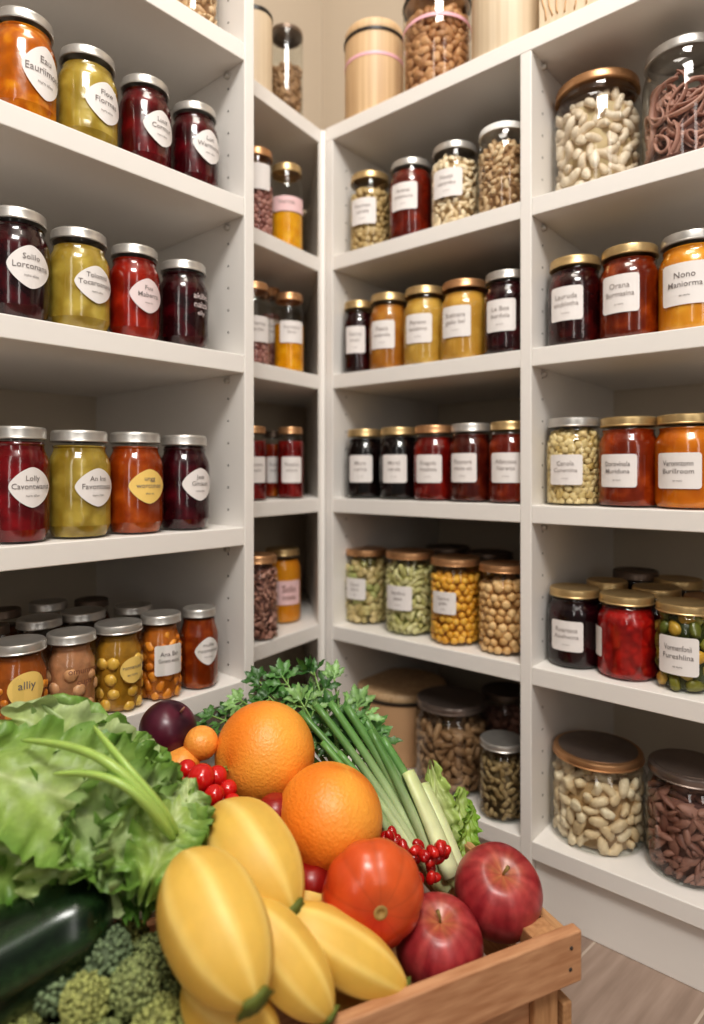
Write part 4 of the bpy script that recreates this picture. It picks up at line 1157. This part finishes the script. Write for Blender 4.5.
# small mushroom beside it
mc = W(38, 985, .475)
mu = empty('mushroom', mc); tag(mu, 'tiny mushroom with orange brown cap between zucchini and broccoli', 'mushroom')
MB().lathe([(.0035, -.016), (.0032, 0), (.003, .004)], 14, 0, srgb((214, 190, 150))).build('stalk', STALK, mu)
MB().lathe([(.0025, .001), (.007, .001), (.0082, .004), (.0065, .009), (.003, .0115), (0, .012)], 18, 0, srgb((196, 128, 62))).build('cap', STALK, mu)

# ---- parsley / celery / spring onions
def leaflet(m, base, d, up, size, col, seed):
    """one lobed leaflet; d: direction, up: its normal"""
    g = np.random.default_rng(seed)
    X = d.normalized(); Zv = (up - X * up.dot(X))
    if Zv.length < 1e-4: Zv = X.orthogonal()
    Zv.normalize(); Y = Zv.cross(X)
    out = [(0, .03), (.20, .10), (.42, .34), (.50, .22), (.60, .24), (.76, .32), (.80, .19), (.92, .17), (1.0, .10), (1.12, .0)]
    right = [(x, y) for x, y in out]; left = [(x, -y) for x, y in out[-2::-1]]
    ring = right + left
    mid = [(0, 0), (.3, 0), (.6, 0), (.85, 0)]
    pts = ring + mid
    vs = []
    for (x, y) in pts:
        z = -.18 * x * x + .28 * abs(y) + .06 * math.sin(9 * x + seed)
        q = base + (X * x + Y * y * .74 + Zv * z) * size * 1.15
        vs.append(q[:])
    n = len(ring); nr = len(out); f = []
    def nearest(x): return n + (0 if x < .2 else 1 if x < .46 else 2 if x < .74 else 3)
    for i in range(n):
        a, b = i, (i + 1) % n
        ma, mb_ = nearest(ring[a][0]), nearest(ring[b][0])
        if ma == mb_: f.append((ma, a, b))
        else: f.append((ma, a, b, mb_))
    c = np.tile(np.array(col) * g.uniform(.8, 1.25), (len(vs), 1))
    c[n:] *= 1.35
    m.add(vs, f, 0, c)
def sprig(parent, org, base, tip, n, size, seed, col, stemcol, bend_=.01, r0=.0016):
    g = np.random.default_rng(seed)
    ax = tip - base; L = ax.length; X = ax.normalized()
    side = X.cross(Vector((0, -.6, .8))).normalized()
    mid = (base + tip) / 2 + Vector((0, 0, bend_))
    def pt(s): return base * (1 - s) ** 2 + mid * 2 * s * (1 - s) + tip * s * s
    m = MB(); m.tube([pt(s) - org for s in np.linspace(0, 1, 7)], [r0 * (1 - .6 * s) for s in np.linspace(0, 1, 7)], 6, 0, stemcol)
    st = m.build('stem', STALK, parent)
    m = MB()
    for i in range(n):
        s = .35 + .65 * (i // 2 * 2 + .5) / max(n, 1)
        p = pt(min(s, 1)); sg = 1 if i % 2 else -1
        d = (X * .55 + side * sg * .8 + Vector(g.normal(size=3) * .22))
        up = Vector((g.normal() * .3, -.6, .8))
        # short stalk and three leaflets
        q = p + d.normalized() * size * .5
        for kk, an in enumerate((-.75, 0, .75)):
            dd = d.normalized() * math.cos(an) + X.cross(Vector((0, -.5, .8))).normalized() * 0 + up.cross(d).normalized() * math.sin(an)
            leaflet(m, q - org, dd, up + Vector(g.normal(size=3) * .25), size * g.uniform(.7, 1.1), col, seed * 31 + i * 3 + kk)
        m.tube([p - org, q - org], r0 * .5, 5, 0, stemcol)
    for kk in range(4):
        an = (kk - 1.5) * .55
        dd = X * math.cos(an) + side * math.sin(an)
        leaflet(m, tip - org - X * size * .1, dd, Vector((g.normal() * .3, -.6, .8)), size * g.uniform(.9, 1.2), col, seed * 57 + kk)
    m.build('leaf_spray', LEAF2, parent)
pc = W(330, 745, .70)
par = empty('parsley_bunch', pc); tag(par, 'dark green leafy parsley bunch spilling toward the shelves behind the topmost orange', 'herbs')
PG3 = srgb((86, 128, 68))
PG, PG2, PS = srgb((58, 98, 44)), srgb((128, 164, 100)), srgb((136, 172, 98))
sp = [((345, 790, .70), (314, 672, .745), 9, .014), ((350, 790, .70), (334, 678, .75), 7, .014), ((335, 770, .70), (282, 676, .745), 10, .014),
      ((330, 770, .70), (258, 680, .745), 10, .013), ((320, 765, .71), (240, 700, .74), 9, .013), ((325, 770, .71), (212, 716, .735), 10, .012),
      ((320, 775, .715), (228, 712, .75), 8, .013), ((352, 785, .70), (358, 706, .74), 4, .017), ((358, 785, .70), (372, 734, .73), 4, .018),
      ((345, 780, .695), (326, 708, .715), 6, .014), ((340, 780, .695), (300, 700, .715), 10, .014), ((345, 785, .69), (348, 722, .71), 4, .016),
      ((330, 770, .70), (268, 696, .73), 9, .013), ((340, 780, .70), (312, 694, .75), 6, .014), ((335, 775, .70), (205, 728, .73), 7, .011)]
for i, (b, t, n, s) in enumerate(sp):
    sprig(par, pc, W(*b), W(*t), max(4, int(n * .8)), s * 1.18, 200 + i, (PG, PG2, PG3)[i % 3], PS, r0=.0024)
# spring onions: green shafts fading to white
oc = W(400, 810, .68)
on = empty('spring_onion_bunch', oc); tag(on, 'bunch of long green spring onion stalks running down between orange and celery', 'spring onions')
GA, GB = np.array(srgb((104, 148, 82))), np.array(srgb((224, 230, 186)))
for i, (x0, y0, x1, y1, z0, z1, r) in enumerate(((300, 712, 420, 862, .705, .64, .0046), (316, 705, 428, 868, .705, .65, .0052), (330, 702, 436, 874, .71, .655, .0056), (346, 706, 442, 872, .71, .66, .0062),
                                          (362, 716, 448, 868, .715, .665, .0066), (322, 742, 412, 866, .68, .635, .0048), (338, 752, 416, 858, .675, .64, .0046), (352, 770, 408, 872, .665, .63, .0044), (370, 730, 442, 880, .70, .645, .0056), (382, 738, 452, 866, .705, .665, .0064))):
    a, b = W(x0, y0, z0), W(x1, y1, z1)
    P_ = [a + (b - a) * s + Vector((0, 0, .006 * math.sin(PI * s))) - oc for s in np.linspace(0, 1, 12)]
    rr = [r * (.75 + .3 * s) for s in np.linspace(0, 1, 12)]
    cols = np.repeat(np.array([GA * (1 - max(0, (s - .25) / .75)) + GB * max(0, (s - .25) / .75) for s in np.linspace(0, 1, 12)]), 10, axis=0)
    MB().tube(P_, rr, 10, 0, cols * rng.uniform(.85, 1.15)).build('stalk', STALK, on)
# celery heart: pale thick ribs and a pale crinkled leaf
ce = W(428, 820, .70)
cel = empty('celery_heart', ce); tag(cel, 'pale green celery heart with crinkled leaf beside the spring onions', 'celery')
CP, CG = np.array(srgb((234, 238, 194))), np.array(srgb((190, 210, 122)))
for (x0, y0, x1, y1, z0, z1, r) in ((408, 772, 452, 876, .690, .640, .0125), (398, 780, 436, 880, .70, .65, .0090), (424, 784, 460, 872, .71, .655, .0090)):
    a, b = W(x0, y0, z0), W(x1, y1, z1); n = 12
    P_ = [a + (b - a) * s + Vector((0, 0, .004 * math.sin(PI * s))) - ce for s in np.linspace(0, 1, n)]
    cols = np.repeat(np.array([CG * (1 - s) * .5 + CP * (.5 + .5 * s) for s in np.linspace(0, 1, n)]), 12, axis=0)
    th = np.tile(np.arange(12), n)
    cols = cols * (1 - .10 * (th % 3 == 0))[:, None]
    MB().tube(P_, [r * (.8 + .3 * s) for s in np.linspace(0, 1, n)], 12, 0, cols, True, .62).build('rib', STALK, cel)
lettuce_leaf(W(452, 872, .68), W(432, 764, .73), Vector((.3, -.9, .3)), .016, .006, .1, srgb((214, 224, 158)), srgb((172, 200, 100)), srgb((226, 232, 182)), 41, cel, ce, cup=.5)
lettuce_leaf(W(455, 870, .685), W(462, 790, .74), Vector((.4, -.9, .2)), .018, .006, .1, srgb((196, 212, 130)), srgb((146, 184, 70)), srgb((226, 232, 182)), 42, cel, ce, cup=.5)
lettuce_leaf(W(456, 868, .68), W(474, 806, .72), Vector((.5, -.8, .2)), .014, .005, .1, srgb((176, 204, 96)), srgb((132, 180, 56)), srgb((206, 222, 150)), 43, cel, ce, cup=.5)
for (px, py) in ((438, 882), (452, 878)):
    o = W(px, py, .645) - ce
    MB().tube([o + Vector((-.006, .006, .004)), o, o + Vector((.010, -.008, -.004))], [.007, .008, .005], 10, 0, srgb((210, 216, 160))).build('root_end', STALK, cel)

# ------------------------------------------------------------------ light
w = bpy.data.worlds.new('World'); sc.world = w; w.use_nodes = True
w.node_tree.nodes['Background'].inputs[0].default_value = (1.0, 0.95, 0.89, 1)
w.node_tree.nodes['Background'].inputs[1].default_value = 0.13
def area(name, loc, tgt, size, power, col, sy=None):
    l = bpy.data.lights.new(name, 'AREA'); l.energy = power; l.color = col
    l.shape = 'RECTANGLE'; l.size = size; l.size_y = sy or size
    o = bpy.data.objects.new(name, l); COL.objects.link(o); o.location = loc
    d = Vector(tgt) - Vector(loc); o.rotation_euler = d.to_track_quat('-Z', 'Y').to_euler()
    return o
area('ceiling_light', (0.05, 0.35, 2.28), (0.05, 0.5, 0), 0.5, 8, (1, .94, .86), .5)
area('ceiling_spot', (0.12, -0.60, 2.2), (0.0, .85, .55), 0.7, 30, (1, .978, .94), .45)
area('streak_strip_light', (-.45, -.95, 1.15), (0, .9, .6), 0.22, 3, (1, .97, .93), 1.3)  # this and the next: unseen strip lamps added to streak the jar glass
area('streak_strip_light', (.65, -.85, 1.15), (0, .9, .6), 0.22, 3, (1, .97, .93), 1.3)

# ------------------------------------------------------------------ camera
cam = bpy.data.cameras.new('camera'); co = bpy.data.objects.new('camera', cam); COL.objects.link(co)
co.location = (0, 0, CAMZ); co.rotation_euler = (PI / 2, 0, 0)
cam.sensor_fit = 'HORIZONTAL'; cam.sensor_width = 36; cam.lens = 36 * F / 704
cam.shift_y = -(512 - HY) / 704
cam.clip_start = .01
cam.dof.use_dof = True; cam.dof.focus_distance = .66; cam.dof.aperture_fstop = 3.6
sc.camera = co
sc.view_settings.view_transform = 'Standard'
sc.view_settings.look = 'Medium High Contrast'
sc.view_settings.exposure = 0.0
